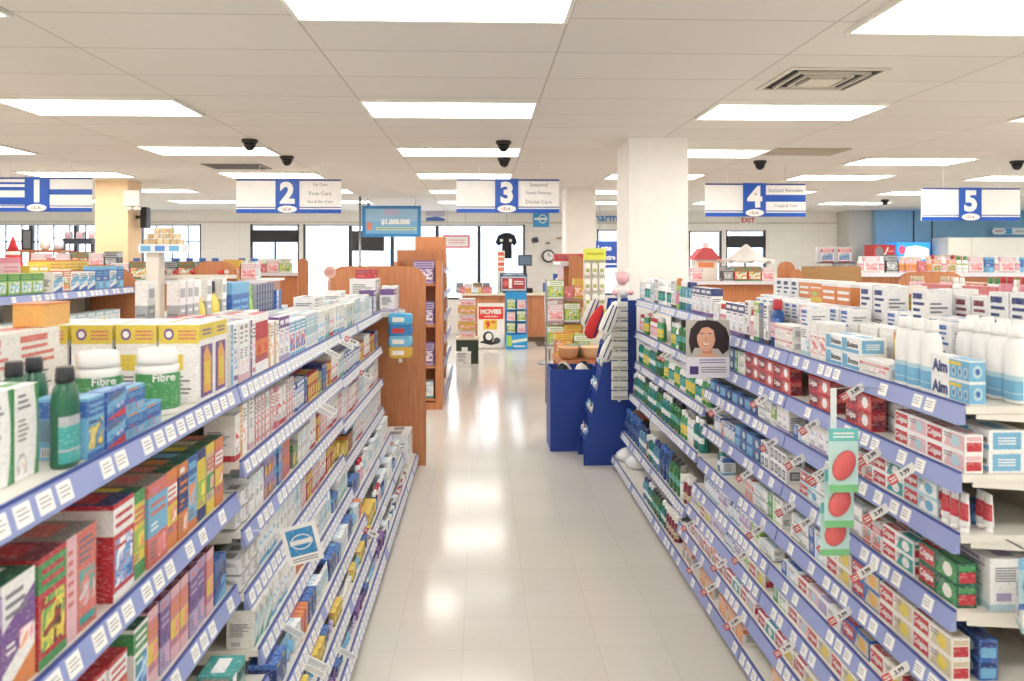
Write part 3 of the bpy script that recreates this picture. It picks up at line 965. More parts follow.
# ---- toothpaste gondola
W, LV = 'nearest toothpaste bay', RB1
fill(-1, *YR[0], 1.35, 1.31, .4, [('aim', 1, 2), ('wbt', 3), .01, ('wl', 1), ('bio', 2, 2), ('wr', 2), ('wt', 1)], 'top shelf, ' + W, row='front')
fill(-1, *YR[0], 1.35, 1.44, .4, [('wbt', 4), ('wt', 1), ('wr', 2), ('oh', 1), ('ww', 1), ('wr', 3), ('wt', 2)], 'top shelf, ' + W, row='second')
fill(-1, *YR[0], 1.35, 1.56, .4, [('wbt', 4), ('wbt', 2), ('wt', 2), ('wtl', 1), ('wt', 2), ('wtl', 2)], 'top shelf, ' + W, row='third')
fill(-1, *YR[0], 1.165, 1.30, .14, [('cw', 1, 2), ('cw', 1, 2), .14, ('cr', 1, 2), .12, ('cr', 2, 2)], 'second shelf, ' + W)
fill(-1, *YR[0], 1.0, 1.295, .13, [('tu', 3), ('cb', 1, 2), ('ct2', 1, 2), ('fr', 2), .05, ('wx', 1, 2), ('ww', 2), ('wb', 1)], 'third shelf, ' + W)
fill(-1, *YR[0], .79, 1.285, .18, [.02, ('cg', 1, 2), .02, ('ct2', 1, 2), ('fr', 2), ('wx', 2, 2), ('cb', 1, 2), ('wx', 1, 2)], 'fourth shelf, ' + W)
fill(-1, *YR[0], .60, 1.26, .16, [('cy', 2, 2), ('cn', 1, 2), ('cy', 1, 2), ('wb', 1, 2), ('wx', 1, 2)], 'fifth shelf, ' + W)
fill(-1, *YR[0], .455, 1.225, .12, [('cr', 1), ('cy', 1, 2), ('cn', 1, 2), ('cv', 1, 2), ('cw', 1, 2), ('wb', 1, 2)] * 3, 'sixth shelf, ' + W)
fill(-1, *YR[0], .34, 1.19, .095, [('cg', 1), ('cr', 1), ('cy', 2), ('cw', 1), ('wg', 1)] * 3, 'seventh shelf, ' + W)
fill(-1, *YR[0], .23, 1.14, .085, [('cg', 1), ('cn', 1), ('cr', 1), ('cy', 2), ('ct2', 1)] * 3, 'eighth shelf, ' + W)
fill(-1, *YR[0], .10, 1.10, .1, [('oo', 3), .08, ('oo', 4)], 'base deck, ' + W)
for z, xf, seq in ((1.165, 1.365, [('bio', 2, 2), ('wx', 2, 2)]), (1.0, 1.365, [('tu', 2), ('cd', 1, 2), ('wx', 1, 2)]), (.79, 1.37, [('cvx', 2), ('cb', 1, 2)]), (.60, 1.34, [('cd', 1, 2), ('cr', 2, 2)]), (.455, 1.31, [('cd', 2, 2)])):
    fill(-1, *YR[0], z, xf, min([q for q, _x in LV if q > z + .01]) - .06 - z, seq, f'{SHW[[q for q, _x in RB1].index(z)]} shelf, ' + W, row='second')
W, LV = 'second toothpaste bay', RB1
fill(-1, *YR[1], 1.35, 1.31, .4, [('wl', 1, 2), ('blu', 1), ('wk', 1), ('nn', 1), ('gg', 1), ('jar', 1), ('wk', 1), ('dp', 3), ('jar', 2), ('ww', 1)], 'top shelf, ' + W, row='front')
fill(-1, *YR[1], 1.35, 1.42, .4, [('ob', 2), ('wt', 2), ('ob', 1), ('wt', 3), ('ww', 3)], 'top shelf, ' + W, row='second')
fill(-1, *YR[0], 1.35, 1.68, .4, [('wbt', 3), .05, ('wtl', 2), ('wrl', 2), ('wtl', 1), .1, ('ohl', 1), ('wtl', 1)], 'top shelf, nearest toothpaste bay', row='fourth')
fill(-1, *YR[1], 1.35, 1.68, .4, [('obl', 2), ('ohl', 1), ('obl', 3), ('wtl', 3)], 'top shelf, second toothpaste bay', row='fourth')
fill(-1, *YR[1], 1.35, 1.56, .4, [('obl', 2), ('ohl', 1), ('ob', 1), ('ww', 2), ('wt', 4)], 'top shelf, ' + W, row='third')
fill(-1, *YR[1], 1.165, 1.30, .14, [('cr', 3, 2), ('wg', 1, 2), ('cd', 1, 2), .1, ('cd', 1, 2)], 'second shelf, ' + W)
fill(-1, *YR[1], 1.0, 1.295, .13, [('ww', 2), ('fg', 1), ('wx', 1, 2), ('cd', 4, 2)], 'third shelf, ' + W)
fill(-1, *YR[1], .79, 1.285, .18, [('ce', 3, 2), ('cd', 2, 2), ('fb', 3), ('fr', 1), ('fb', 2), ('cd', 1, 2)], 'fourth shelf, ' + W)
fill(-1, *YR[1], .60, 1.26, .13, [('wg', 1, 2), ('wx', 1, 2), ('fr', 2), .35, ('fb', 1), ('mt', 1)], 'fifth shelf, ' + W)
fill(-1, *YR[1], .455, 1.225, .12, [('wx', 1, 2), ('fg', 2), ('fv', 3), ('fb', 3), ('fv', 3), ('fb', 5)] * 3, 'sixth shelf, ' + W)
fill(-1, *YR[1], .34, 1.19, .095, [('cy', 1), ('fg', 2), ('fv', 4), ('fb', 4), ('fv', 6)] * 3, 'seventh shelf, ' + W)
fill(-1, *YR[1], .23, 1.14, .085, [('cw', 1), ('ct2', 1), ('fr', 4), ('fo', 2), ('fr', 4)] * 3, 'eighth shelf, ' + W)
fill(-1, *YR[1], .10, 1.10, .1, [('oo', 3), .1, ('oo', 2), .15, ('fo', 3)], 'base deck, ' + W)
W, LV = 'third toothpaste bay', RB3
fill(-1, *YR[2], 1.41, 1.31, .4, [('dp', 4), ('ml', 2), ('mt', 2), ('gn', 1), ('wk', 2), ('mw', 2)], 'top shelf, ' + W, row='front')
fill(-1, *YR[2], 1.14, 1.30, .2, [('fb', 4), .05, ('fb', 2), .15, ('mg', 2), ('mw', 1), ('my', 2)], 'second shelf, ' + W)
fill(-1, *YR[2], .885, 1.295, .2, [('my', 2), ('mw', 2), ('my', 3), ('mw', 2), ('my', 2), ('mw', 2)] * 3, 'third shelf, ' + W)
fill(-1, *YR[2], .62, 1.25, .22, [('mt', 2), ('mc', 2), ('my', 2), ('mg', 3), ('mt', 3), ('mg', 2)] * 3, 'fourth shelf, ' + W)
fill(-1, *YR[2], .30, 1.18, .25, [('mk', 2), ('mc', 1), ('mg', 3), ('mb', 3), ('ml', 2), ('mt', 2)] * 3, 'fifth shelf, ' + W)
fill(-1, *YR[2], .10, 1.10, .17, [('mk', 2), ('mk', 2), ('mt', 2), ('mg', 4), ('mt', 2), ('ml', 2)], 'base deck, ' + W)
W, LV = 'far toothpaste bay', RB3
fill(-1, *YR[3], 1.41, 1.31, .4, [('mw', 2), ('wk', 2), ('w1', 2), ('mw', 3), ('w2', 3), ('fb', 3)], 'top shelf, ' + W, row='front')
fill(-1, *YR[3], 1.14, 1.30, .2, [('my', 2), ('jar', 4), .1, ('my', 2), ('jar', 3)], 'second shelf, ' + W)
fill(-1, *YR[3], .885, 1.295, .2, [('mg', 2), ('mt', 3), ('my', 3), ('mt', 3)] * 3, 'third shelf, ' + W)
fill(-1, *YR[3], .62, 1.25, .22, [('mt', 3), ('mg', 2), ('mt', 4), ('mk', 2)] * 3, 'fourth shelf, ' + W)
fill(-1, *YR[3], .30, 1.18, .25, [('ml', 3), ('mb', 3), ('mb', 3)] * 3, 'fifth shelf, ' + W)

# ------------------------------------------------------------------ the shop shell
X0, X1, YN = -13.5, 14.0, -3.0
M_FLOOR = grid_mat('vinyl_floor_tiles', 'd1cdc5', 'cdc9c1', 'c1bdb4', .305, .305, .002, .13, offx=.085, offy=.12, noise=.07, spec=.28, bump=.03)
M_CEIL = grid_mat('ceiling_tiles', 'e6e2dc', 'e2ded8', 'c3bdb4', 1.27, .61, .006, .85, offx=-.405 + .0, offy=-.0, noise=.06, spec=.1)
M_WALL = grid_mat('painted_block_wall', 'f6f4ef', 'f4f2ed', 'ece9e2', .4, .2, .006, .6, noise=.03, spec=.2, vert=True)
M_BLUEW = mat('8dbbd9', .6, kind='wall_paint')
M_GREYW = mat('c9cac6', .6, kind='wall_paint')
M_FRAME = mat('3a4049', .4, kind='window_frame')
struct('floor', MB().box(X0, YN, -.1, X1, YB + .2, 0, M_FLOOR))
struct('ceiling', MB().box(X0, YN, ZC, X1, YB + .2, ZC + .1, M_CEIL))
struct('wall_left', MB().box(X0 - .15, YN, 0, X0, YB + .2, ZC, M_WALL))
struct('wall_right', MB().box(X1, YN, 0, X1 + .15, YB + .2, ZC, M_BLUEW))
struct('wall_front', MB().box(X0, YN - .15, 0, X1, YN, ZC, M_WALL))

# window wall with real openings: (left col, right col, head row) in the picture, taken to the wall's own plane
WZ = 2.50
HOLES = []
for u0, u1, zt, zb in ((-60, 97, 2.56, .9), (140, 201, 2.56, .9), (250, 299, 2.56, 0), (303, 525, 2.56, .8), (597, 626, 2.45, .9), (689, 722, 2.42, .8), (726, 766, 2.44, 0)):
    HOLES.append((ax(u0, YB), ax(u1, YB), zb, zt))
w = MB()
XW1 = 8.45
edge = X0
for a, b, zb, zt in HOLES:
    w.box(edge, YB, 0, a, YB + .2, ZC, M_WALL)
    w.box(a, YB, zt, b, YB + .2, ZC, M_WALL)
    if zb > 0:
        w.box(a, YB, 0, b, YB + .2, zb, M_WALL)
    edge = b
w.box(edge, YB, 0, XW1, YB + .2, ZC, M_WALL)
struct('wall_back', w)
w = MB().box(XW1, 17.9, 0, XW1 + .55, YB + .2, ZC, M_GREYW)
struct('wall_corner', w)
struct('wall_blue', MB().box(XW1 + .55, 17.75, 0, X1, YB + .2, ZC, M_BLUEW))
struct('trim_1', MB().box(X0, YB - .03, 2.58, XW1, YB - .001, 2.62, mat('d8d2c4', .5, kind='trim')))
struct('trim_2', MB().box(XW1 + 1.42, 17.735, 1.2, XW1 + 1.45, 17.748, ZC - .02, M_FRAME).box(XW1 + 1.85, 17.735, 1.2, XW1 + 1.88, 17.748, ZC - .02, M_FRAME))

m, nt, b_ = new_mat('window_glass')
nt.nodes.remove(b_)
tr = nt.nodes.new('ShaderNodeBsdfTransparent')
gl = nt.nodes.new('ShaderNodeBsdfGlossy')
gl.inputs['Roughness'].default_value = .02
mxs = nt.nodes.new('ShaderNodeMixShader')
mxs.inputs[0].default_value = .06
nt.links.new(tr.outputs[0], mxs.inputs[1])
nt.links.new(gl.outputs[0], mxs.inputs[2])
nt.links.new(mxs.outputs[0], nt.nodes['Material Output'].inputs[0])
M_GLASS = m
muls = {0: [ax(30, YB), ax(75, YB)], 3: [ax(350, YB), ax(392, YB), ax(437, YB), ax(479, YB)]}
doors = (2, 6)
for i, (a, b, zb, zt) in enumerate(HOLES):
    f = MB()
    t = .045
    for x in (a, b - t):
        f.box(x, YB + .03, zb, x + t, YB + .13, zt, M_FRAME)
    f.box(a + t, YB + .03, zt - t, b - t, YB + .13, zt, mat('c9ccd0', .4, kind='window_head'))
    f.box(a + t, YB + .03, zb, b - t, YB + .13, zb + t, M_FRAME)
    for x in muls.get(i, []):
        f.box(x - .04, YB + .02, zb + t, x + .04, YB + .13, zt - t, M_FRAME)
    if i in (0, 1):   # small panes
        x = a + t + .3
        while x < b - t - .1:
            f.box(x - .012, YB + .06, zb + t, x + .012, YB + .09, zt - t, M_FRAME)
            x += .36
        for z in (1.35, 1.75, 2.15):
            f.box(a + t, YB + .062, z - .012, b - t, YB + .088, z + .012, M_FRAME)
    nm = f'door_{doors.index(i) + 1}' if i in doors else f'window_{i + 1}'
    if i in doors:     # glazed entrance with a dark closer box above the leaf
        f.box(a + t, YB - .02, zt - .42, b - t, YB + .12, zt - .14, M_BLACK)
        f.box(a + t, YB + .05, 1.0, b - t, YB + .1, 1.06, M_FRAME)
        f.box((a + b) / 2 - .02, YB + .05, zb + t, (a + b) / 2 + .02, YB + .1, zt - .42, M_FRAME)
    wo = struct(nm, f)
    link('glass', MB().box(a + t, YB + .078, zb + t, b - t, YB + .082, zt - t, M_GLASS).mesh('glass'), wo)

# outside
M_SNOW = mat('eef2f6', .8, kind='snow')
struct('ground', MB().box(-60, YB + .25, -.3, 60, 90, -.12, M_SNOW))
for k, (x, y, wd, hh, c) in enumerate(((-22, 62, 16, 5, 'dde4ec'), (-3, 70, 14, 4.2, 'e4e9ee'), (11, 64, 12, 5.5, 'dae3ec'), (27, 60, 12, 4.5, 'e0e5ea'))):
    t = thing('outside_building', f'pale building across the snowy lot, {ORD[k]} from west', 'building', (x, y, -.12))
    mw = mat(c, .8, kind='siding')
    part('wall', MB().box(x - wd / 2, y, -.12, x + wd / 2, y + 6, hh - .12, mw), t)
    part('roof', MB().prism([(x - wd / 2 - .4, hh - .12), (x + wd / 2 + .4, hh - .12), (x, hh + 1.6)], y - .3, y + 6.3, M_SNOW), t)
    for q in range(4):
        xx = x - wd / 2 + wd * (q + .5) / 4
        part('window', MB().box(xx - .7, y - .05, 1.2, xx + .7, y, 2.6, mat('c3d0de', .3, kind='glass')), t)

# columns
def column(name, x0, x1, y0, y1, c):
    mb = MB().box(x0, y0, 0, x1, y1, ZC, mat(c, .6, kind='plaster'), bev=0)
    struct(name, mb)


column('column_1', ax(629, 7.2), ax(688, 7.2), 7.2, 7.85, 'f5f3ee')
column('column_2', ax(566, 12.3), ax(596, 12.3), 12.3, 12.9, 'f3f1eb')
column('column_3', ax(95, 11.4), ax(128, 11.4), 11.4, 11.85, 'f0d2a8')

# ceiling lights
M_DIFF = emit('fffbf4', LIGHT_E, 'light_diffuser')
M_LF = mat('efece4', .4, kind='light_frame')
nl = 0
FRM = MB()
for a, b, c, d in ((-.63, -.315, .63, -.295), (-.63, .295, .63, .315), (-.63, -.295, -.61, .295), (.61, -.295, .63, .295)):
    FRM.box(a, b, -.018, c, d, 0, M_LF)
FRME = FRM.mesh('light_frame')
DIFE = MB().box(-.61, -.295, -.015, .61, .295, -.002, M_DIFF).mesh('diffuser')
RN = ('farthest west', 'fourth west', 'third west', 'second west', 'first west', 'central', 'first east', 'second east', 'third east', 'fourth east', 'fifth east')
for k in range(-4, 6):
    for j in range(-2, 6):
        x, y = -.23 + 2.54 * k + (.1 if (k, j) == (1, 0) else 0), 3.25 + (.12 if (k, j) == (1, 0) else 0) + 2.44 * j + {0: .13, 1: .2, 2: .08}.get(j, 0) + (.6 if k == 2 and j == 2 else 0)
        if abs(x - 1.6) < .7 and 6.6 < y < 8.3:
            continue
        t = thing('ceiling_light', f'flat white fluorescent ceiling panel, {ORD[j + 2]} from front, {RN[k + 5]} row', 'ceiling light', (x, y, ZC), group=None)
        link('light_frame', FRME, t)
        link('diffuser', DIFE, t)

# ceiling vents
t = thing('ceiling_vent', 'square louvred air vent in ceiling in front of the long light panel', 'vent', (2.10, 4.84, ZC))
mb = MB()
M_VENT = mat('dcd6ca', .4, kind='vent')
for a, b, c, d in ((-.3, -.3, .3, -.27), (-.3, .27, .3, .3), (-.3, -.27, -.27, .27), (.27, -.27, .3, .27)):
    mb.box(2.10 + a, 4.84 + b, ZC - .012, 2.10 + c, 4.84 + d, ZC - .001, M_VENT)
part('frame', mb, t)
part('duct', MB().box(1.83, 4.57, ZC - .003, 2.37, 5.11, ZC - .001, mat('23221f', .8, kind='duct')), t)  # shade inside the vent, painted as a flat near-black sheet behind the louvres
for s in (.22, .15):
    mb = MB()
    for a, b, c, d in ((-s, -s, s, -s + .014), (-s, s - .014, s, s), (-s, -s + .014, -s + .014, s - .014), (s - .014, -s + .014, s, s - .014)):
        mb.box(2.10 + a, 4.84 + b, ZC - .02, 2.10 + c, 4.84 + d, ZC - .004, M_VENT)
    part('louvre', mb, t)
part('centre_plate', MB().box(2.0, 4.74, ZC - .026, 2.2, 4.94, ZC - .005, M_VENT), t)
t = thing('ceiling_vent', 'plain beige return grille in ceiling behind aisle four sign', 'vent', (3.36, 8.1, ZC))
part('frame', MB().box(2.98, 7.85, ZC - .012, 3.74, 8.35, ZC - .001, mat('bdb4a4', .6, kind='vent')), t)
part('grille', MB().box(3.02, 7.89, ZC - .016, 3.70, 8.31, ZC - .0125, mat('aba292', .6, kind='vent')), t)
t = thing('ceiling_vent', 'dark slotted air vent in ceiling above aisle two sign', 'vent', (-2.95, 9.6, ZC))
part('frame', MB().box(-3.3, 9.4, ZC - .012, -2.6, 9.9, ZC - .001, mat('8a857b', .6, kind='vent')), t)
part('grille', MB().box(-3.25, 9.45, ZC - .016, -2.65, 9.85, ZC - .0125, mat('3c3a36', .6, kind='vent')), t)

# security domes
for k, (u, y, lab) in enumerate(((503.5, 7.5, 'black dome camera on ceiling above aisle three sign, nearer of two'), (504, 8.75, 'black dome camera on ceiling above aisle three sign, farther of two'), (249.7, 7.5, 'black dome camera on ceiling above aisle two sign'),
                                 (287, 8.7, 'smaller black dome camera beside the aisle two light panel'), (760, 8.9, 'black dome camera above the aisle four sign'), (1017, 8.8, 'black dome camera above aisle five sign end'), (885, 14.6, 'distant dome camera near the blue wall'))):
    x = ax(u, y)
    t = thing('dome_camera', lab, 'security camera', (x, y, ZC))
    part('base', MB().lathe([(.05, ZC - .035), (.072, ZC - .03), (.075, ZC - .001)], mat('2c2c2e', .4, kind='plastic'), 18, x, y), t)
    part('dome', MB().lathe([(.004, ZC - .105), (.025, ZC - .1), (.044, ZC - .082), (.056, ZC - .055), (.058, ZC - .0355)], mat('141416', .08, kind='smoked'), 18, x, y), t)

# ------------------------------------------------------------------ aisle signs
M_SB, M_SD, M_SW = mat('1a56bd', .35, kind='sign'), mat('27418f', .35, kind='sign'), mat('f6f6f6', .4, kind='sign')
M_ST = mat('73778a', .5, kind='sign_ink')


def aisle_sign(num, u, left, right, words):
    Y = 9.4
    x = ax(u, Y)
    z0, wd, hh = 2.30 - (0, .01, 0, .04, .085)[num - 1], 1.225, .40
    t = thing('aisle_sign', f'blue and white hanging sign over aisle number {("one", "two", "three", "four", "five")[num - 1]}', 'sign', (x, Y, z0))
    x0 = x - .53 * wd
    b = MB().box(x0, Y, z0, x0 + wd, Y + .02, z0 + hh, M_SW)
    f = Fr(b, (x0, Y, z0), (wd, 0, 0), (0, 0, hh))
    f.rect(0, .95, 1, 1, M_SD)
    f.rect(0, 0, 1, .12, M_SB)
    f.rect(0, .155, 1, .185, M_SD)
    for a0, a1, st in ((0, .375, left), (.60, 1, right)):
        for c0, c1 in st:
            f.rect(a0, c0, a1, c1, M_SB)
    for a, v, s, h in words:
        if s:
            f.text(s, a, v, h, M_ST, 2, .34, 0)
    part('sign_board', b, t)
    p = MB().box(x0 + .375 * wd, Y - .014, z0 + .04 * hh, x0 + .60 * wd, Y - .001, z0 + 1.01 * hh, M_SB)
    part('number_panel', p, t)
    part('aisle_number', MB().text(str(num), .262, (x0 + .488 * wd, Y - .0165, z0 + .6 * hh), (1, 0, 0), (0, 0, 1), M_SW, .2, .045), t)
    o = MB()
    n = 20
    cx, cz = x0 + .488 * wd, z0 + .115 * hh
    o.rings([[(cx + .112 * math.cos(2 * math.pi * i / n), yy, cz + .043 * math.sin(2 * math.pi * i / n)) for i in range(n)] for yy in (Y - .0155, Y - .021)], M_SW, False)
    o.text('I.D.A.', .034, (cx, Y - .0218, cz), (1, 0, 0), (0, 0, 1), mat('7c2b3a', .5, kind='sign_ink'), .15, .01)
    part('oval_badge', o, t)
    for xx in (x0 + .22 * wd, x0 + .8 * wd):
        part('hanging_wire', MB().tube([(xx, Y + .01, z0 + hh), (xx, Y + .01, ZC)], .0035, M_SW), t)


WR = lambda a, b, c: ((.80, .84, a, .11), (.80, .585, b, .11), (.80, .33, c, .11))
aisle_sign(1, 42, ((.2, .42), (.62, .72), (.8, .86)), ((.5, .66),), ())
aisle_sign(2, 292, (), (), WR('Lip Care', 'Foot Care', 'Eye & Ear Care'))
aisle_sign(3, 511, (), (), WR('Seasonal', 'Family Planning', 'Dental Care'))
aisle_sign(4, 758.5, (), ((.45, .66),), ((.80, .8, 'Stomach Remedies', .11), (.80, .32, 'Cough & Cold', .11)))
aisle_sign(5, 974, (), (), ())

# ------------------------------------------------------------------ camera, world, view
cam = bpy.data.cameras.new('camera')
cam.sensor_width = 36.0
cam.lens = F / 1024 * 36.0
cam.shift_y = -(340.5 - V0) / 1024.0
cam.clip_end = 200
cam.clip_start = .05
cam.dof.use_dof = True
cam.dof.focus_distance = 5.2
cam.dof.aperture_fstop = 4.0
co = bpy.data.objects.new('camera', cam)
C.objects.link(co)
co.location = (0, 0, H)
co.rotation_euler = (math.radians(90), 0, -YAW)
SC.camera = co
wd = bpy.data.worlds.new('sky')
SC.world = wd
wd.use_nodes = True
bg = wd.node_tree.nodes['Background']
bg.inputs[0].default_value = (.80, .89, 1.0, 1)
bg.inputs[1].default_value = 4.0
SC.view_settings.view_transform = 'Standard'
SC.view_settings.look = 'None'
SC.view_settings.exposure = EXPO
SC.view_settings.gamma = 1.0
SC.view_settings.use_curve_mapping = False
SC.cycles.use_denoising = True
SC.cycles.max_bounces = 10
SC.cycles.diffuse_bounces = 6
SC.cycles.transparent_max_bounces = 12
SC.cycles.caustics_reflective = False
SC.cycles.caustics_refractive = False

# ------------------------------------------------------------------ helpers for the rest of the shop
carton('gp', 'wipes_pack', 'green pack with white and blue print', .14, .1, .15, 'photo', 'XGWL', cat='pack')
carton('pkp', 'paper_pack', 'bright pink pack', .22, .16, .26, 'block', 'PIPC', cat='pack')
carton('bp2', 'wipes_pack', 'blue and white pack', .12, .1, .15, 'diag', 'WLBQ', cat='pack')
carton('bpL', 'wipes_pack', 'tall sky blue pack', .12, .1, .19, 'block', 'LBLW', cat='pack')
carton('op', 'wipes_pack', 'white and coral pack', .11, .1, .17, 'photo', 'WAAG', cat='pack')
carton('yl', 'wipes_pack', 'white and yellow pack', .13, .1, .2, 'band', 'WYYH', cat='pack')
carton('wbx', 'storage_carton', 'white carton with grey print', .16, .2, .26, 'plain', 'WEO')
carton('gwx', 'storage_carton', 'white and teal carton', .14, .12, .12, 'band', 'WQTL')
carton('slv', 'foil_pack', 'tall silver pack', .06, .045, .335, 'band', 'SWSQ', cat='pack')
carton('blp', 'foil_pack', 'tall bright blue pack', .13, .09, .31, 'block', 'LBLL', cat='pack')
carton('nvp', 'foil_pack', 'slim navy striped pack', .045, .05, .29, 'side', 'NSNE', cat='pack')
carton('rdl', 'foil_pack', 'bright red flat pack', .2, .15, .06, 'plain', 'RCR', cat='pack')
carton('bxb', 'foil_pack', 'royal blue pack with white side', .1, .1, .25, 'side', 'BWNW', cat='pack')
carton('orx', 'remedy_pack', 'orange carton with pale front', .12, .08, .11, 'block', 'JAJH', cat='pack')
carton('gft', 'gift_carton', 'red and green gift carton', .2, .16, .22, 'photo', 'RGWY')
carton('gfo', 'gift_carton', 'orange gift carton', .2, .16, .24, 'photo', 'AYCW')
carton('gfw', 'gift_carton', 'white gift carton with pink print', .18, .15, .2, 'photo', 'WIPC')
carton('gfg', 'gift_carton', 'pale green gift carton', .18, .15, .22, 'photo', 'XWGY')
carton('gfk', 'gift_carton', 'dark patterned gift carton', .16, .15, .22, 'photo', 'KSEW')
carton('pkc', 'hair_carton', 'pink and red carton', .1, .08, .14, 'photo', 'PCRI')
carton('gnc', 'hair_carton', 'orange and white carton', .1, .08, .16, 'photo', 'OAGA')
carton('ppb', 'snack_bag', 'purple and silver bag', .24, .12, .27, 'photo', 'UVWU', cat='bag')
carton('mag', 'magazine', 'colourful magazine', .2, .012, .27, 'photo', 'WRLN', cat='magazine')
carton('crd', 'greeting_card', 'pale greeting card', .12, .006, .17, 'photo', 'OIAP', cat='card')
bottle('ysp', 'spray_bottle', 'yellow spray bottle with white cap', .085, .06, .335, 'YWYK', 'square', .2, (.2, .6))
bottle('ysk', 'spray_bottle', 'yellow bottle with black cap', .095, .065, .325, 'YKYK', 'square', .14, (.2, .6))
bottle('grn', 'spray_bottle', 'lime green bottle', .08, .05, .29, 'XXXG', 'flat', .16, (.2, .6))
bottle('pkb', 'shampoo_bottle', 'pink bottle with red cap', .07, .045, .22, 'PRIP', 'flat', .2, (.15, .7))
bottle('wkb', 'shampoo_bottle', 'white bottle with pink label', .07, .045, .2, 'WWIP', 'flat', .2, (.15, .7))
bottle('gcb', 'shampoo_bottle', 'white bottle with green cap', .07, .045, .2, 'WGWX', 'flat', .2, (.15, .7))
bottle('ocb', 'shampoo_bottle', 'peach bottle with orange label', .07, .045, .2, 'IHAJ', 'flat', .2, (.15, .7))
bottle('jug', 'water_jug', 'clear blue water jug', .15, .15, .26, 'QBWB', 'jug', .12, (.3, .6))


def rowx(x0, x1, Y, z, seq, where, gap=.01, depth=0):
    """A row along X whose fronts face the front of the shop; counted from the west."""
    x, n, k = x0, 0, 0
    while k < 400:
        key = seq[k % len(seq)]
        k += 1
        D = DZ[key]
        if x + D.w > x1:
            break
        put(D, (x + D.w / 2, Y + D.d / 2 + random.uniform(0, .008), z + .001), math.radians(random.uniform(-2, 2)), f'{D.desc}, {ORD[n]} from west, {where}')
        n += 1
        x += D.w + gap


def quarter(cx, cz, r, a0, a1, n=8):
    return [(cx + r * math.cos(math.radians(a0 + (a1 - a0) * i / n)), cz + r * math.sin(math.radians(a0 + (a1 - a0) * i / n))) for i in range(n + 1)]


def end_panel(label, x0, x1, Y, zt, r, both=True, th=.03, wood=None, z0=0):
    r = min(r, (x1 - x0) / 2 - .004) if both else r
    pts = [(x0, z0), (x1, z0)] + quarter(x1 - r, zt - r, r, 0, 90) + (quarter(x0 + r, zt - r, r, 90, 180) if both else [(x0, zt)])
    mb = MB().prism(pts, Y, Y + th, wood or WOODF)
    # darker edge banding
    e = MB()
    for i in range(1, len(pts) - 1):
        (xa, za), (xb, zb) = pts[i], pts[i + 1]
        e.face([(xa, Y - .001, za), (xa, Y + th + .001, za), (xb, Y + th + .001, zb), (xb, Y - .001, zb)], WOOD)
    t = tag(link('wooden_divider', mb.mesh('wooden_divider', ((x0 + x1) / 2, Y, z0)), None, ((x0 + x1) / 2, Y, z0)), label, 'wooden panel')
    part('edge_band', e, t)
    return t


def ellipsoid(mb, c, r, m, n=14, k=8, rot=None):
    rs = []
    for j in range(k + 1):
        b = math.pi * (j / k - .5) * .995
        ring = []
        for i in range(n):
            a = 2 * math.pi * i / n
            v = Vector((r[0] * math.cos(b) * math.cos(a), r[1] * math.cos(b) * math.sin(a), r[2] * math.sin(b)))
            if rot:
                v = rot @ v
            ring.append(tuple(Vector(c) + v))
        rs.append(ring)
    return mb.rings(rs, m)


# ------------------------------------------------------------------ main gondola ends
end_panel('cherry wood end panel with rounded corners closing the medicine gondola', -1.30, -.475, 6.72, 1.69, .14)
bay('narrow white end section of medicine gondola holding stacked cartons', 1, 6.202, 6.70, [(1.334, -.66), (.11, -.55)], XL, deck_far=.25, density=.97)
LV = []
fill(1, 6.202, 6.70, .11, -.56, .3, [('wbx', 2, 3)], 'end section of medicine gondola')
fill(1, 6.202, 6.70, 1.334, -.67, .3, [('pw', 2), ('ws', 2), ('vp', 1)], 'end section deck')
LV = []
fill(1, 2.61, 5.2, 1.334, -1.07, .4, [('w1', 4), ('slv', 3), ('ysp', 1), ('slv', 1), ('ysk', 1), ('slv', 1), ('w1', 1), ('blp', 2), ('grn', 1), ('nvp', 7), .05, ('bxb', 1), ('w1', 2), ('gwx', 2)], 'medicine gondola deck', row='third')
fill(1, 2.61, 4.4, 1.334, -1.175, .4, [('ws', 4), ('slv', 1), ('w1', 5), ('slv', 1), ('bg', 3), ('blp', 2)], 'medicine gondola deck', row='fourth')
t = thing('storage_carton', 'two-tone amber carton on top of pale orange striped cartons', 'carton', (-1.19, 2.185, 1.571))
part('body', MB().box(-1.23, 2.12, 1.571, -1.15, 2.25, 1.628, cm('J')), t)
part('lid', MB().box(-1.232, 2.118, 1.628, -1.148, 2.252, 1.633, cm('A')), t)

LV = []
fill(1, 6.205, 6.70, 1.334, -.82, .4, [('wbx', 3)], 'end section deck', row='second')
for k in range(2):
    put('rdl', (-.925 + .0, 6.315 + .17 * k, 1.5965), math.radians(90), f'bright red flat pack, {ORD[k]} from near end, on white cartons at medicine gondola end', (.8, .9, 1.2))
x = -1.1
t = thing('round_sign', 'round pale pink card on stick behind the white cartons', 'sign', (x, 5.75, 1.335))
part('card', MB().rings([[(x + .045 * math.cos(2 * math.pi * i / 24), yy, 1.655 + .045 * math.sin(2 * math.pi * i / 24)) for i in range(24)] for yy in (5.762, 5.758)], mat('e6b9ae', .5, kind='card2'), False), t)
part('print', MB().rings([[(x + .035 * math.cos(2 * math.pi * i / 20), yy, 1.655 + .022 * math.sin(2 * math.pi * i / 20)) for i in range(20)] for yy in (5.7575, 5.757)], mat('d69a94', .5, kind='card2'), False), t)
part('stick', MB().tube([(x, 5.765, 1.335), (x, 5.765, 1.65)], .003, M_METAL), t)
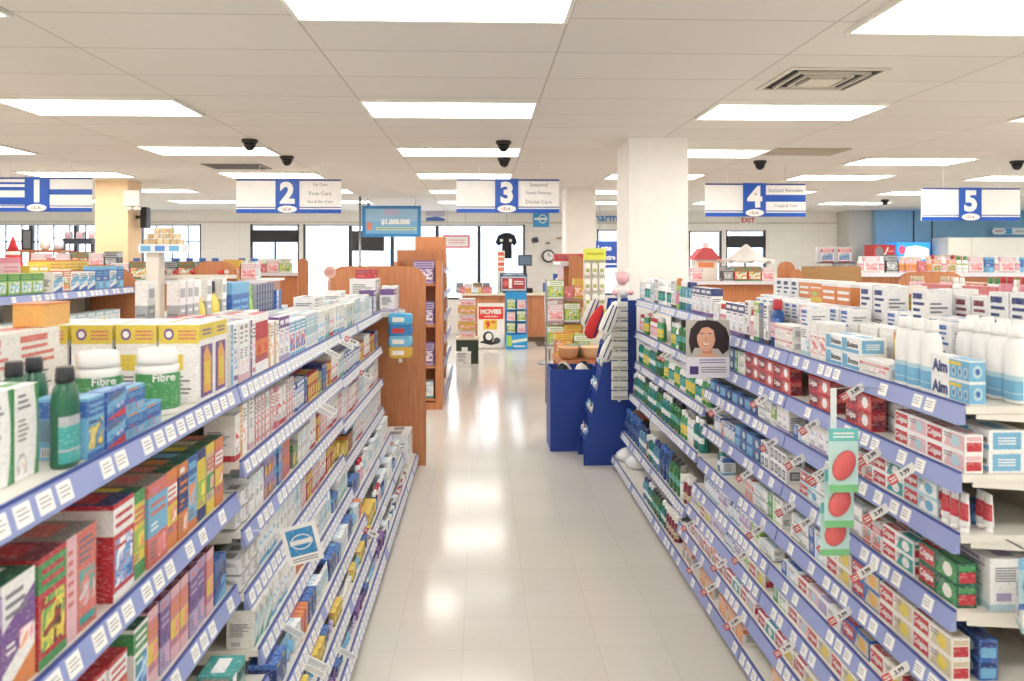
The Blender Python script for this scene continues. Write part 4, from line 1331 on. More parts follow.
# price flags clipped to the rails
FLAG = MB().box(-.052, -.0008, -.017, .052, .0008, .017, M_TAG)
fr = Fr(FLAG, (-.052, -.0008, -.017), (.104, 0, 0), (0, 0, .034))
fr.rect(0, 0, .3, 1, mat('e0605c', .5, kind='card'))
fr.text('3.99', .62, .55, .5, mat('2b2c33', .5, kind='ink'), 2, .5, .03)
fr.lines(.05, .2, .26, .8, 2, M_TAG, 2)
FLAGW = MB().box(-.05, -.0008, -.015, .05, .0008, .015, M_TAG)
Fr(FLAGW, (-.05, -.0008, -.015), (.1, 0, 0), (0, 0, .03)).lines(.1, .2, .9, .8, 2, mat('b9bac2', .6, kind='ink'), 2)
FLME, FLWE = FLAG.mesh('price_flag'), FLAGW.mesh('price_flag')
nf = 0
for sd, lst in ((-1, ((875, 447), (909, 462), (951, 483), (882, 508), (869, 566), (821, 470), (808, 512), (833, 545), (903, 665), (799, 454), (824, 469), (772, 487), (789, 498), (718, 402), (762, 389),
                      (758, 525), (747, 472), (711, 578), (788, 641), (743, 552), (721, 555), (696, 553), (814, 417), (858, 392), (668, 343), (655, 320), (664, 370), (690, 520), (735, 610), (845, 600))),
                (1, ((334, 350), (348, 338), (353, 334), (367, 363), (327, 404), (331, 402), (392, 436), (396, 434), (317, 624), (296, 666), (320, 670), (349, 666), (372, 545)))):
    best = []
    for u, v in lst:
        c = None
        for Yb, lv in ((YR[0], RB1), (YR[1], RB1), (YR[2], RB3), (YR[3], RB3)) if sd < 0 else ((Y1, LB1), (Y2, LB2), (Y3, LB3)):
            for k, (z, xf) in enumerate(lv):
                x = xf + sd * .06
                Y = x * F / (u - 482)
                if not (Yb[0] + .03 < Y < Yb[1] - .03):
                    continue
                zc = H - (v - V0) * Y / F
                if c is None or abs(z - .045 - zc) < c[0]:
                    c = (abs(z - .045 - zc), x, Y, z, k)
        if c:
            best.append(c)
    for k, (dd, x, Y, z, lev) in enumerate(sorted(best, key=lambda q: (q[4], q[2]))):
        o = link('price_flag', FLME if sd < 0 or k % 3 == 2 else FLWE, None, (x + sd * -.002, Y, z - .052), 0)
        o.rotation_euler = (0, math.radians(-30 if sd < 0 else 28), 0)
        o.scale = (.85,) * 3
        same = [q for q in best if q[4] == lev]
        same.sort(key=lambda q: q[2])
        tag(o, f'small angled price flag, {ORD[same.index((dd, x, Y, z, lev))]} from near end, {SHW[lev]} shelf rail, {"toothpaste" if sd < 0 else "medicine"} gondola', 'price flag', None)

# wobbler card on the medicine gondola
t = thing('shelf_card', 'white card with a sky blue square sticking out from medicine shelf', 'shelf sign', (-.60, 2.66, .80))
b = MB().box(-.665, 2.66, .735, -.545, 2.6615, .865, M_TAG)
Rz = Matrix.Rotation(math.radians(-14), 3, 'Y')
b = MB()
c0 = Vector((-.60, 2.66, .80))
def rr(x, y, z):
    return c0 + Rz @ Vector((x, y, z))
b.face([rr(-.06, 0, -.065), rr(.06, 0, -.065), rr(.06, 0, .065), rr(-.06, 0, .065)], M_TAG)
b.face([rr(.06, .0015, -.065), rr(-.06, .0015, -.065), rr(-.06, .0015, .065), rr(.06, .0015, .065)], M_TAG)
for (xa, za), (xb, zb) in (((-.06, -.065), (.06, -.065)), ((.06, -.065), (.06, .065)), ((.06, .065), (-.06, .065)), ((-.06, .065), (-.06, -.065))):
    b.face([rr(xa, .0015, za), rr(xb, .0015, zb), rr(xb, 0, zb), rr(xa, 0, za)], M_TAG)
f = Fr(b, rr(-.06, 0, -.065), Rz @ Vector((.12, 0, 0)), Rz @ Vector((0, 0, .13)))
f.rect(.12, .22, .88, .9, mat('3b9ad8', .45, kind='card'))
f.oval(.5, .56, .3, .2, M_TAG, 2, 20)
f.oval(.5, .56, .27, .17, mat('3b9ad8', .45, kind='card'), 3, 20)
f.rect(.18, .5, .82, .62, M_TAG, 4)
f.lines(.15, .05, .85, .17, 2, M_INK, 2)
part('card', b, t)
part('clip', MB().tube([rr(-.05, .003, .05), (-.70, 2.664, .845), (-.762, 2.664, .845)], .003, mat('dfe3e6', .2, kind='clear_plastic')), t)

# hanging poster with a smiling woman
t = thing('hanging_poster', 'small poster of smiling dark-haired woman hanging at toothpaste gondola', 'poster', (1.17, 4.05, 1.14))
x0, x1, z0, z1 = 1.055, 1.282, 1.135, 1.435
Yp = 4.05
b = MB().box(x0, Yp, z0, x1, Yp + .004, z1, mat('cfcbd2', .3, kind='card2'))
f = Fr(b, (x0, Yp, z0), (x1 - x0, 0, 0), (0, 0, z1 - z0))
SK, SK2, HR = mat('dba58a', .5, kind='ink'), mat('c98a70', .5, kind='ink'), mat('2c2024', .4, kind='ink')
f.rect(0, .36, 1, 1, mat('b9b4ad', .4, kind='ink'), 1)
f.poly([(.12, .4), (.06, .62), (.1, .84), (.26, .98), (.5, 1), (.74, .97), (.92, .86), (1, .7), (.98, .48), (.84, .4), (.74, .5), (.2, .52)], HR, 2)
f.poly([(.37, .36), (.6, .36), (.6, .52), (.37, .52)], SK2, 3)
f.poly([(.22, .36), (.78, .36), (.62, .42), (.37, .42)], SK, 4)
f.oval(.46, .69, .21, .235, SK, 5, 28)
f.poly([(.24, .78), (.3, .93), (.46, .97), (.66, .92), (.7, .74), (.66, .68), (.63, .82), (.5, .88), (.36, .86), (.27, .74)], HR, 6)
for cx_ in (.37, .54):
    f.oval(cx_, .725, .04, .014, M_TAG, 6)
    f.oval(cx_, .725, .017, .014, HR, 7)
    f.poly([(cx_ - .055, .757), (cx_ + .05, .762), (cx_ + .045, .772), (cx_ - .045, .77)], HR, 6)
f.poly([(.44, .7), (.465, .7), (.485, .645), (.435, .645)], SK2, 6)
f.poly([(.35, .6), (.4, .56), (.5, .555), (.57, .602), (.46, .59)], mat('b4504e', .5, kind='ink'), 6)
f.poly([(.37, .597), (.41, .57), (.5, .567), (.55, .598), (.46, .59)], M_TAG, 7)
f.rect(0, 0, 1, .36, mat('dddbe6', .4, kind='ink'), 7)
f.rect(.08, .06, .28, .2, mat('4c3f7c', .4, kind='ink'), 8)
f.lines(.34, .08, .92, .2, 3, M_INK, 8)
f.lines(.3, .24, .9, .33, 2, mat('8f86b5', .4, kind='ink'), 8)
part('printed_card', b, t)
part('hanger', MB().tube([(1.20, Yp + .006, z1 - .01), (1.25, Yp + .006, 1.37), (1.302, Yp + .006, 1.362)], .003, M_SHELF), t)

# clip strip with three blister packs
t = thing('clip_strip', 'clear hanging strip at the near toothpaste shelves', 'clip strip', (1.13, 2.43, 1.3))
part('strip', MB().box(1.12, 2.50, .79, 1.14, 2.5015, 1.335, mat('dfe8ea', .15, kind='strip')), t)
part('hook', MB().tube([(1.13, 2.503, 1.33), (1.2, 2.503, 1.34), (1.287, 2.503, 1.33)], .002, M_METAL), t)
for k, (z, s) in enumerate(((1.02, 1.0), (.90, .92), (.80, .85))):
    t = thing('blister_pack', f'aqua blister pack with coral piece, {("topmost", "middle", "bottom")[k]} on the clear hanging strip', 'blister pack', (1.13, 2.43 + .03 * k, z))
    b = MB().box(1.083, 2.43 + .03 * k, z, 1.177, 2.4325 + .03 * k, z + .2 * s, mat('bfe3e0', .35, kind='card2'))
    f = Fr(b, (1.083, 2.43 + .03 * k, z), (.094, 0, 0), (0, 0, .2 * s))
    f.rect(0, .8, 1, 1, mat('6fc7c4', .4, kind='card2'))
    f.rect(0, 0, 1, .12, mat('7fc98c', .4, kind='card2'))
    f.lines(.15, .84, .85, .95, 2, M_TAG, 2)
    part('card', b, t)
    g = MB()
    ellipsoid(g, (1.13, 2.4255 + .03 * k, z + .085 * s), (.034, .012, .05 * s), mat('ef6f70', .3, kind='plastic'), rot=Matrix.Rotation(math.radians(28), 3, 'Y'))
    part('bubble', g, t)

# end of the toothpaste gondola nearest the camera: side panel, hooks and what hangs there
t = thing('gondola_end', 'grey-beige side panel at near end of toothpaste gondola', 'shelving', (1.62, 2.06, 0))
part('panel', MB().box(1.60, 2.055, 0, 1.97, 2.085, 1.325, M_PEG), t)
part('cap_strip', MB().box(1.595, 2.05, 1.325, 1.975, 2.088, 1.329, M_METAL), t)
hk = []
for k, (x, z) in enumerate(((1.40, 1.0), (1.48, .985), (1.42, .62), (1.50, .60))):
    part('hook', MB().tube([(x, 2.06, z + .0), (x, 1.90, z), (x, 1.885, z + .012)], .0025, M_METAL), t)
    q = thing('price_flag', f'white hanging ticket on the {ORD[k]} hook of near toothpaste end', 'price flag', (x, 1.88, z))
    part('ticket', MB().box(x - .03, 1.882, z - .05, x + .03, 1.8835, z - .004, M_TAG), q)
for k, (x, z) in enumerate(((1.40, .84), (1.48, .825), (1.42, .46), (1.50, .44))):
    D = DZ['lp']
    q = put('lp' if k < 2 else 'pp2', (x, 1.94, z + .02), 0, f'{"blue" if k < 2 else "purple"} hanging pack on the {ORD[k]} hook of near toothpaste end')
q = put('cvx', (1.47, 2.02, .773), math.radians(-24), 'large white carton resting on bracket at near toothpaste end', (.7, .6, 1.0))

# far end of the toothpaste gondola
put('kk', (1.32, 6.5, .301), math.radians(-70), 'black and green pack standing at far end of toothpaste gondola', (1.6, .8, 1.7))
M_BAG = mat('dfe2e6', .25, kind='plastic_bag')
for k, (x, y, r) in enumerate(((1.22, 6.42, .13), (1.25, 6.2, .12))):
    mb = MB()
    rs = []
    for j, (q, z) in enumerate(((.8, 0), (1.0, .03), (.95, .06), (.7, .09), (.3, .105))):
        rs.append([(x + r * q * math.cos(a) * (1 + .12 * math.sin(5 * a + j)), y + r * .8 * q * math.sin(a) * (1 + .1 * math.cos(4 * a + j)), .101 + z + .008 * math.sin(3 * a + j)*(1 if j else 0)) for a in [2 * math.pi * i / 22 for i in range(22)]])
    mb.rings(rs, M_BAG)
    single('plastic_bag', mb, f'clear crumpled plastic bag on base deck, {("beside blue display", "nearer the bottles")[k]}', 'bag', (x, y, .101))

# royal blue bin of cloths and the sloping blue display
M_RB = mat('1d3f94', .45, kind='card2')
t = thing('dump_bin', 'royal blue cardboard bin standing in the aisle', 'bin', (.84, 7.35, 0))
b = MB()
for a in ((.62, 7.16, 1.06, 7.17), (.62, 7.55, 1.06, 7.56), (.62, 7.17, .63, 7.55), (1.05, 7.17, 1.06, 7.55)):
    b.box(a[0], a[1], 0, a[2], a[3], .745, M_RB)
b.box(.63, 7.17, .55, 1.05, 7.55, .56, M_RB)
part('bin_body', b, t)
for k, (x, y, c, nm) in enumerate(((.74, 7.27, '23252c', 'black'), (.92, 7.30, 'e9e7e2', 'white'), (.77, 7.43, 'd8cdb8', 'cream'), (.96, 7.47, '23252c', 'charcoal'))):
    mb = MB()
    rs = []
    for j, (q, z) in enumerate(((.9, 0), (1, .08), (.9, .16), (.6, .2), (.2, .215))):
        rs.append([(x + .075 * q * math.cos(a) * (1 + .15 * math.sin(3 * a + k)), y + .06 * q * math.sin(a) * (1 + .15 * math.cos(4 * a + k)), .561 + z + .012 * math.sin(3 * a + j + k) * (j > 0)) for a in [2 * math.pi * i / 20 for i in range(20)]])
    mb.rings(rs, mat(c, .8, kind='cloth'))
    single('folded_cloth', mb, f'{nm} folded cloth piled in royal blue bin', 'cloth', (x, y, .561))
t = thing('floor_display', 'sloping royal blue cardboard display behind the toothpaste gondola end', 'display', (1.1, 6.85, 0))
PL = [(.86, 0), (1.31, 0), (1.31, 1.40), (1.13, 1.40), (1.10, 1.2), (.86, .12)]
part('side_panel', MB().prism(PL, 6.66, 6.675, M_RB), t)
part('side_panel', MB().prism(PL, 7.05, 7.065, M_RB), t)
b = MB()
b.prism([(.90, .02), (1.29, .02), (1.29, 1.38), (1.15, 1.38), (.90, .16)], 6.675, 7.05, M_RB)
part('core', b, t)
nn = 0
for k in range(5):
    z = .2 + .2 * k
    xf = .885 + .24 * (z - .12) / 1.08
    part('tray', MB().box(xf - .03, 6.68, z, xf + .03, 7.045, z + .012, M_RB), t)
    for q in range(4):
        D = DZ[('lp', 'wp2', 'bp', 'wp2')[(k + q) % 4]]
        put(D, (xf - .012, 6.74 + q * .082, z + .0135), math.radians(-90), f'{D.desc}, {ORD[q]} in {ORD[k]} tray of sloping blue display', .78)
t = thing('clip_strip', 'long clear strip beside sloping blue display', 'clip strip', (1.15, 6.6, 1.45))
part('strip', MB().box(1.14, 6.6, .55, 1.165, 6.602, 1.46, M_SHELF), t)
for k in range(10):
    z = 1.32 - k * .083
    q = thing('hanging_pad', f'pale grey pack, {ORD[k]} from top on the long strip beside blue display', 'pack', (1.15, 6.58, z))
    part('pad', MB().box(1.085, 6.565, z, 1.22, 6.598, z + .072, mat('d6d6d2', .4, kind='card2'), bev=.004), q)
    part('print', MB().box(1.095, 6.5635, z + .012, 1.21, 6.5648, z + .03, mat('a9a7a2', .5, kind='card2')), q)
for k, (x, y, z, c, nm) in enumerate(((.955, 6.63, 1.22, 'c62f33', 'red'), (1.06, 6.52, 1.26, 'eceae6', 'white and navy'), (1.08, 6.625, 1.02, 'eceae6', 'lower white'), (.935, 6.70, 1.30, 'd9d7d0', 'pale grey'))):
    mb = MB()
    R = Matrix.Rotation(math.radians(22), 3, 'Y')
    O3 = Vector((x, y, z))
    rs = []
    for j in range(13):          # flat padded oblong, fuller at the lower end
        tt = j / 12
        hw = .062 * math.sin(math.pi * min(1, .12 + .88 * tt)) ** .45 * (1.1 - .35 * tt) if 0 < j < 12 else .012
        th_ = .024 * math.sin(math.pi * (.06 + .88 * tt)) ** .5
        rs.append([tuple(O3 + R @ Vector((hw * math.cos(q2), th_ * math.sin(q2), -.15 + .30 * tt))) for q2 in [2 * math.pi * i / 18 for i in range(18)]])
    mb.rings(rs, mat(c, .85, kind='cloth'))
    q = single('padded_mitt', mb, f'{nm} padded mitt hanging by sloping blue display', 'mitt', (x, y, z))
    l = MB()
    for s in (-.018, .02) if nm != 'red' else (.03,):
        l.tube([tuple(O3 + R @ Vector((s * (1.1 - .3 * tt), -.0245 * math.sin(math.pi * (.06 + .88 * tt)) ** .5, -.15 + .30 * tt))) for tt in (.12, .3, .5, .7, .88)], .005, mat('29356b', .8, kind='cloth'))
    part('stripe', l, q)
    part('loop', MB().tube([tuple(Vector((x, y, z)) + R @ Vector((0, 0, .148))), (x + .09, y + .012, z + .19)], .003, M_METAL), q)
q = thing('plush_toy', 'pink and white plush toy on top of sloping blue display', 'toy', (1.22, 6.86, 1.4))
mp_, mw_ = mat('eeb9c0', .9, kind='plush'), mat('efece8', .9, kind='plush')
mb = MB(); ellipsoid(mb, (1.22, 6.86, 1.47), (.075, .07, .07), mw_)
part('body', mb, q)
mb = MB(); ellipsoid(mb, (1.22, 6.82, 1.585), (.06, .06, .058), mp_)
part('head', mb, q)
for s in (-1, 1):
    mb = MB(); ellipsoid(mb, (1.22 + s * .05, 6.83, 1.635), (.025, .015, .03), mw_)
    part('ear', mb, q)
    mb = MB(); ellipsoid(mb, (1.22 + s * .07, 6.81, 1.46), (.025, .05, .025), mp_)
    part('arm', mb, q)

# ------------------------------------------------------------------ gondola across aisle two
bay('white shelving across aisle two, stocked with green and pink packs, near bay', 1, 4.6, 5.898, [(1.50, -3.12), (1.2, -3.1), (.8, -3.1), (.1, -3.0)], -3.55, deck_far=.45, halfw=.55)
bay('white shelving across aisle two, stocked with blue packs, far bay', 1, 5.902, 7.2, [(1.50, -3.12), (1.2, -3.1), (.8, -3.1), (.1, -3.0)], -3.55, deck_far=.45, halfw=.55)
LV = []
fill(1, 4.9, 5.898, 1.50, -3.12, .4, [('gp', 6)], 'shelving across aisle two')
fill(1, 5.902, 7.2, 1.50, -3.12, .4, [('bp2', 1), ('op', 1), ('bp2', 3), ('bpL', 2), ('bp2', 1), ('bpL', 1)], 'shelving across aisle two')
fill(1, 4.9, 5.898, 1.50, -3.30, .4, [('pkp', 4)], 'shelving across aisle two', row='rear')
fill(1, 5.902, 7.2, 1.50, -3.30, .4, [('yl', 2), ('gfo', 3), ('bp2', 2)], 'shelving across aisle two', row='rear')
fill(1, 5.0, 5.898, 1.2, -3.1, .22, [('gwx', 5)], 'second shelf across aisle two')
fill(1, 5.902, 7.2, 1.2, -3.1, .22, [('gwx', 7)], 'second shelf across aisle two, far bay')
end_panel('orange wood end panel with rounded corner across aisle two', -4.0, -3.08, 7.22, 1.70, .28)

# white pedestal with tan logs
Yd = 9.2
xa, xb = ax(140, Yd), ax(184, Yd)
t = thing('display_stand', 'white pedestal stand with wide tray beside tan column', 'display stand', ((xa + xb) / 2 - .1, Yd, 0))
part('post', MB().box(xa + .06, Yd, 0, xa + .22, Yd + .16, 1.82, M_SHELF, bev=.01), t)
part('base', MB().box(xa - .02, Yd - .1, 0, xa + .34, Yd + .28, .04, M_SHELF), t)
b = MB().box(xa, Yd - .05, 1.82, xb, Yd + .22, 1.92, mat('dfe8f0', .4, kind='card2'))
f = Fr(b, (xa, Yd - .05, 1.82), (xb - xa, 0, 0), (0, 0, .1))
for k in range(3):
    f.rect(.06 + k * .32, .2, .28 + k * .32, .8, mat(('6fb0dc', '5a8bd0', '6fb0dc')[k], .4, kind='card2'))
part('tray', b, t)
nn = 0
for r, (n, z) in enumerate(((6, 1.921), (5, 1.984), (3, 2.047))):
    for k in range(n):
        x = (xa + xb) / 2 + (k - (n - 1) / 2) * .078
        mb = MB().lathe([(.030, z), (.034, z + .004), (.034, z + .056), (.030, z + .06)], mat(('d9c39a', 'cdb484', 'e0cda8')[(k + r) % 3], .8, kind='straw'), 10, x, Yd + .06, 1.05, 1.05)
        single('straw_bundle', mb, f'tan straw bundle, {ORD[k]} from west in {("bottom", "middle", "top")[r]} layer on white pedestal', 'bundle', (x, Yd + .06, z))

# second run of wooden gondolas in line with these
def back_shelf(label, x0, x1, y0, y1, z, legs=True):
    t = thing('display_gondola', label, 'shelving', ((x0 + x1) / 2, (y0 + y1) / 2, 0))
    part('deck', MB().box(x0, y0, z - .03, x1, y1, z, M_SHELF), t)
    part('body', MB().box(x0 + .05, y0 + .05, .1, x1 - .05, y1 - .05, z - .03, WOODF), t)
    part('plinth', MB().box(x0 + .08, y0 + .08, 0, x1 - .08, y1 - .08, .1, mat('5d4636', .6, kind='plinth')), t)
    part('price_rail', MB().box(x0, y0 - .012, z - .05, x1, y0 - .001, z, M_RAILW), t)
    return t


end_panel('orange wood end panel with rounded top behind red baubles, aisle two', ax(193, 9.5), ax(236, 9.5), 9.5, 1.72, .16)
back_shelf('display gondola behind rounded orange panel, aisle two', -4.5, -2.62, 9.7, 10.6, 1.50)
rowx(-4.45, -2.6, 9.72, 1.501, ['gfw', 'gft', 'gfw', 'gfk', 'gft', 'gfk', 'gfk', 'gfo'], 'front row of aisle two gift gondola')
rowx(-4.4, -2.65, 10.0, 1.501, ['jug', 'jug', 'gfk', 'jug', 'jug'], 'rear row of aisle two gift gondola')
for k, u in enumerate((158, 164, 170, 178, 187, 216, 222)):
    x = ax(u, 9.3)
    mb = MB()
    z = 1.596
    ellipsoid(mb, (x, 9.462, z), (.03, .03, .03), mat(('c23a3f', 'e8d9d2', 'cf4a4c', 'e9ded6', 'c23a3f', 'd8453f', 'e8d9d2')[k], .25, kind='bauble'))
    q = single('bauble', mb, f'{("red", "pale")[k in (1, 3, 6)]} shiny bauble, {ORD[k]} from west in aisle two gift tray', 'ornament', (x, 9.462, z))
    part('cap', MB().lathe([(.009, z + .028), (.009, z + .038)], M_METAL, 8, x, 9.462), q)
t = thing('bauble_tray', 'low white tray of baubles in front of rounded wood panel', 'tray', (-3.5, 9.46, 0))
part('tray', MB().box(-4.0, 9.43, 1.52, -2.9, 9.495, 1.565, M_SHELF), t)
part('post', MB().box(-3.3, 9.43, 0, -3.24, 9.49, 1.52, M_SHELF), t)

back_shelf('display gondola holding green and pink gift cartons before the entrance', ax(246, 12.8), ax(300, 12.8), 12.8, 13.6, 1.53)
rowx(ax(248, 12.8), ax(300, 12.8), 12.82, 1.531, ['gfw', 'pkc', 'gfw', 'gfg'], 'front row of entrance gift gondola')
rowx(ax(248, 12.8), ax(296, 12.8), 13.2, 1.531, ['gfg', 'gfg', 'gfw', 'gfo'], 'rear row of entrance gift gondola')
end_panel('small orange wood panel closing the entrance gift gondola', ax(298, 12.7), ax(308, 12.7), 12.7, 1.76, .1)
# gift table before the west windows
t = thing('display_table', 'dark wood gift table in front of the west window', 'table', (-8.4, 16.0, 0))
xa, xb = ax(22, 16), ax(66, 16)
part('tabletop', MB().box(xa, 15.8, 1.88, xb, 16.3, 1.93, WOOD), t)
for x in (xa + .04, xb - .04):
    for y in (15.84, 16.26):
        part('leg', MB().box(x - .03, y - .03, 0, x + .03, y + .03, 1.88, WOOD), t)
t = thing('display_shelf', 'dark wall shelf with small white boxes before the west window', 'shelf', (-8, 17, 0))
xa2, xb2 = ax(60, 16.6), ax(94, 16.6)
part('board', MB().box(xa2, 16.5, 2.06, xb2, 16.8, 2.17, M_FRAME), t)
for x in (xa2 + .05, xb2 - .05):
    part('post', MB().box(x - .03, 16.62, 0, x + .03, 16.68, 2.06, M_FRAME), t)
for k in range(3):
    put('gfw', (xa2 + .15 + k * .24, 16.65, 2.171), 0, f'small white gift carton, {ORD[k]} from west on dark shelf at west window', .7)
q = thing('picture_frame', 'dark picture frame leaning on the gift table at west window', 'frame', (xa + .2, 15.95, 1.93))
part('frame', MB().box(xa + .02, 15.96, 1.93, xa + .22, 15.99, 2.34, M_BLACK), q)
part('picture', MB().box(xa + .05, 15.955, 1.96, xa + .19, 15.959, 2.31, mat('6c6f78', .3, kind='picture')), q)
for k, (dx, c, nm) in enumerate(((.42, 'f0ece6', 'white'), (.68, 'd9dcec', 'pale blue'))):
    mb = MB().lathe([(.05, 1.93), (.09, 1.96), (.1, 2.08), (.05, 2.2), (.035, 2.26), (.05, 2.30)], mat(c, .2, kind='ceramic'), 16, xa + dx, 16.05)
    single('vase', mb, f'{nm} ceramic vase on gift table at west window', 'vase', (xa + dx, 16.05, 1.93))
# santa gnome on a back gondola
back_shelf('low display gondola behind the pink packs', ax(2, 10.0), ax(118, 10.0), 10.0, 10.7, 1.62)
rowx(ax(30, 10), ax(118, 10), 10.02, 1.621, ['gfw', 'pkc', 'gfw', 'gft', 'gfw', 'gfk', 'gfw'], 'gondola behind pink packs')
q = thing('santa_gnome', 'small santa figure with pointed red hat behind pink packs', 'ornament', (ax(13, 10.1), 10.3, 1.62))
x = ax(13, 10.3)
part('body', MB().lathe([(.1, 1.621), (.115, 1.68), (.1, 1.75), (.07, 1.80)], mat('c83238', .8, kind='felt'), 16, x, 10.3), q)
part('beard', MB().lathe([(.06, 1.79), (.085, 1.815), (.07, 1.85)], mat('f1eee8', .9, kind='felt'), 16, x, 10.3), q)
part('hat', MB().lathe([(.075, 1.85), (.045, 1.92), (.015, 2.02), (.004, 2.04)], mat('c83238', .8, kind='felt'), 16, x, 10.3), q)
# emergency light and speaker on the tan column
x = ax(131, 11.4)
t = thing('wall_mounted_emergency_light', 'white emergency light unit on the tan column', 'light', (x + .04, 11.38, 2.45))
part('case', MB().box(x - .06, 11.30, 2.50, x + .16, 11.398, 2.72, M_SHELF, bev=.01), t)
for s in (0, .11):
    part('lamp', MB().lathe([(.045, 2.44), (.05, 2.47), (.03, 2.50)], M_SHELF, 12, x - .0 + s, 11.35), t)
x = ax(140, 11.6)
t = thing('speaker', 'slim black loudspeaker beside the tan column', 'speaker', (x + .06, 11.6, 2.2))
part('cabinet', MB().box(x, 11.6, 2.2, x + .09, 11.75, 2.5, M_BLACK, bev=.006), t)
part('grille', MB().box(x + .012, 11.596, 2.22, x + .078, 11.6, 2.48, mat('2d2e31', .8, kind='grille')), t)
part('bracket', MB().box(x - .12, 11.66, 2.34, x, 11.7, 2.38, M_BLACK), t)

# ------------------------------------------------------------------ wooden run behind the medicine gondola
t = thing('end_cabinet', 'tall cherry wood end cabinet with open shelves and purple bags', 'cabinet', (-.8, 9.6, 0))
part('back_board', MB().box(-1.03, 9.62, 0, -.46, 9.66, 1.86, WOODF), t)
part('stile', MB().box(-.54, 9.22, .08, -.47, 9.62, 1.72, WOODF), t)
part('stile', MB().box(-1.02, 9.22, .08, -.98, 9.62, 1.72, WOODF), t)
part('plinth', MB().box(-1.04, 9.2, 0, -.46, 9.62, .08, WOODF), t)
for z in (.12, .50, .98, 1.46):
    part('shelf', MB().box(-.98, 9.24, z - .025, -.54, 9.62, z, WOODF), t)
for k, z in enumerate((.12, .50, .98, 1.46)):
    D = DZ['ppb' if k else 'gwx']
    put(D, (-.68, 9.38, z + .001), 0, f'{D.desc} on {ORD[k]} shelf from bottom, wooden end cabinet', 1.0 if k else 1.6)
    put('gfk' if k != 1 else 'gfg', (-.892, 9.4, z + .001), 0, f'{"dark" if k != 1 else "green"} patterned carton on {ORD[k]} shelf from bottom, wooden end cabinet', .85)
end_panel('taller cherry wood panel rising behind the end cabinet', -.93, -.5, 11.02, 2.06, .02)
bay('wooden run of snack shelving behind end cabinet, near bay', 1, 9.70, 11.0, [(1.62, -.52), (1.3, -.5), (1.0, -.5), (.7, -.5), (.4, -.5), (.1, -.47)], -1.0, deck_far=.4, halfw=.5, nolabels=True)
bay('wooden run of snack shelving behind end cabinet, far bay', 1, 11.06, 12.4, [(1.62, -.52), (1.3, -.5), (1.0, -.5), (.7, -.5), (.4, -.5), (.1, -.47)], -1.0, deck_far=.4, halfw=.5, nolabels=True)
LV = []
for b0, b1, nm in ((9.7, 11.0, 'near snack bay'), (11.06, 12.4, 'far snack bay')):
    for k, z in enumerate((1.62, 1.3, 1.0, .7, .4, .1)):
        fill(1, b0, b1, z, -.52, .24, rep(['gfw', 'gfo', 'yp', 'gfk', 'gft', 'gfg', 'ppb', 'yl'], 1.4, (1, 2), seed=k + int(b0)), f'{SHW[k]} shelf, {nm}')
q = thing('hanging_bag_strip', 'strip of blue and yellow snack packs hanging at medicine gondola end', 'clip strip', (-.66, 6.1, 1.3))
part('strip', MB().box(-.645, 6.14, .95, -.615, 6.142, 1.36, M_SHELF), q)
for k, (z, c, nm) in enumerate(((1.235, '58b2de', 'sky blue'), (1.15, '3f86c4', 'blue and red'), (1.065, '7cc3e4', 'pale blue'), (.98, 'e0b44a', 'amber'))):
    q = thing('snack_pack', f'{nm} snack pack, {ORD[k]} from top on strip at medicine gondola end', 'pack', (-.63, 6.12, z))
    rs = []
    for j, (dy, kz) in enumerate(((0, 1), (-.018, .93), (-.026, .8))):
        rs.append([(-.63 + .095 * kz * math.copysign(abs(math.cos(a)) ** .4, math.cos(a)), 6.137 + dy, z + .05 + .05 * kz * math.copysign(abs(math.sin(a)) ** .4, math.sin(a))) for a in [2 * math.pi * i / 20 for i in range(20)]])
    part('bag', MB().rings(rs, mat(c, .3, kind='foil')), q)
    part('print', MB().box(-.69, 6.1085, z + .03, -.60, 6.1105, z + .065, mat('d8433c' if k == 1 else 'f1efe6', .4, kind='foil')), q)

# cartons and display boxes before the counter
t = thing('storage_carton', 'dark green carton on the floor before the counter', 'carton', (-.25, 13.4, 0))
part('body', MB().box(-.43, 13.2, .0, -.06, 13.55, .40, mat('2f3a30', .6, kind='card2')), t)
part('label', MB().box(-.34, 13.194, .2, -.24, 13.199, .28, M_TAG), t)
part('lid', MB().box(-.44, 13.19, .40, -.05, 13.56, .43, mat('d9cbb0', .6, kind='card2')), t)
put('wbx', (-.30, 12.9, 0), 0, 'small white carton on the floor before dark green carton', (1.5, .9, .9))
for k in range(5):
    put('gfo' if k % 2 else 'gfw', (-.25, 13.37, .431 + k * .135), 0, f'striped cookie carton, {ORD[k]} from bottom on dark green carton', (1.5, 1.2, .56))
t = thing('floor_sign', 'white standing MOVIES sign with red band and yellow price', 'sign', (.17, 15.4, 0))
Ym, xa, xb = 15.4, ax(477.5, 15.4), ax(504.5, 15.4)
b = MB().box(xa, Ym, .02, xb, Ym + .03, .89, mat('efefed', .4, kind='card2'))
f = Fr(b, (xa, Ym, .02), (xb - xa, 0, 0), (0, 0, .87))
f.rect(.04, .64, .96, .92, mat('dc3b33', .45, kind='card2'))
f.text('MOVIES', .5, .81, .11, M_TAG, 2, .78, .05)
f.lines(.25, .68, .75, .72, 1, M_TAG, 2)
f.rect(.22, .41, .72, .63, mat('f3c94a', .45, kind='card2'))
f.text('9', .38, .52, .16, mat('d6352f', .45, kind='card2'), 2, .3, .05)
f.text('99', .58, .57, .07, mat('d6352f', .45, kind='card2'), 2, .2, .03)
f.oval(.4, .24, .2, .13, mat('3a3d42', .5, kind='card2'), 2, 18)
f.oval(.42, .25, .12, .08, mat('efefed', .4, kind='card2'), 3, 18)
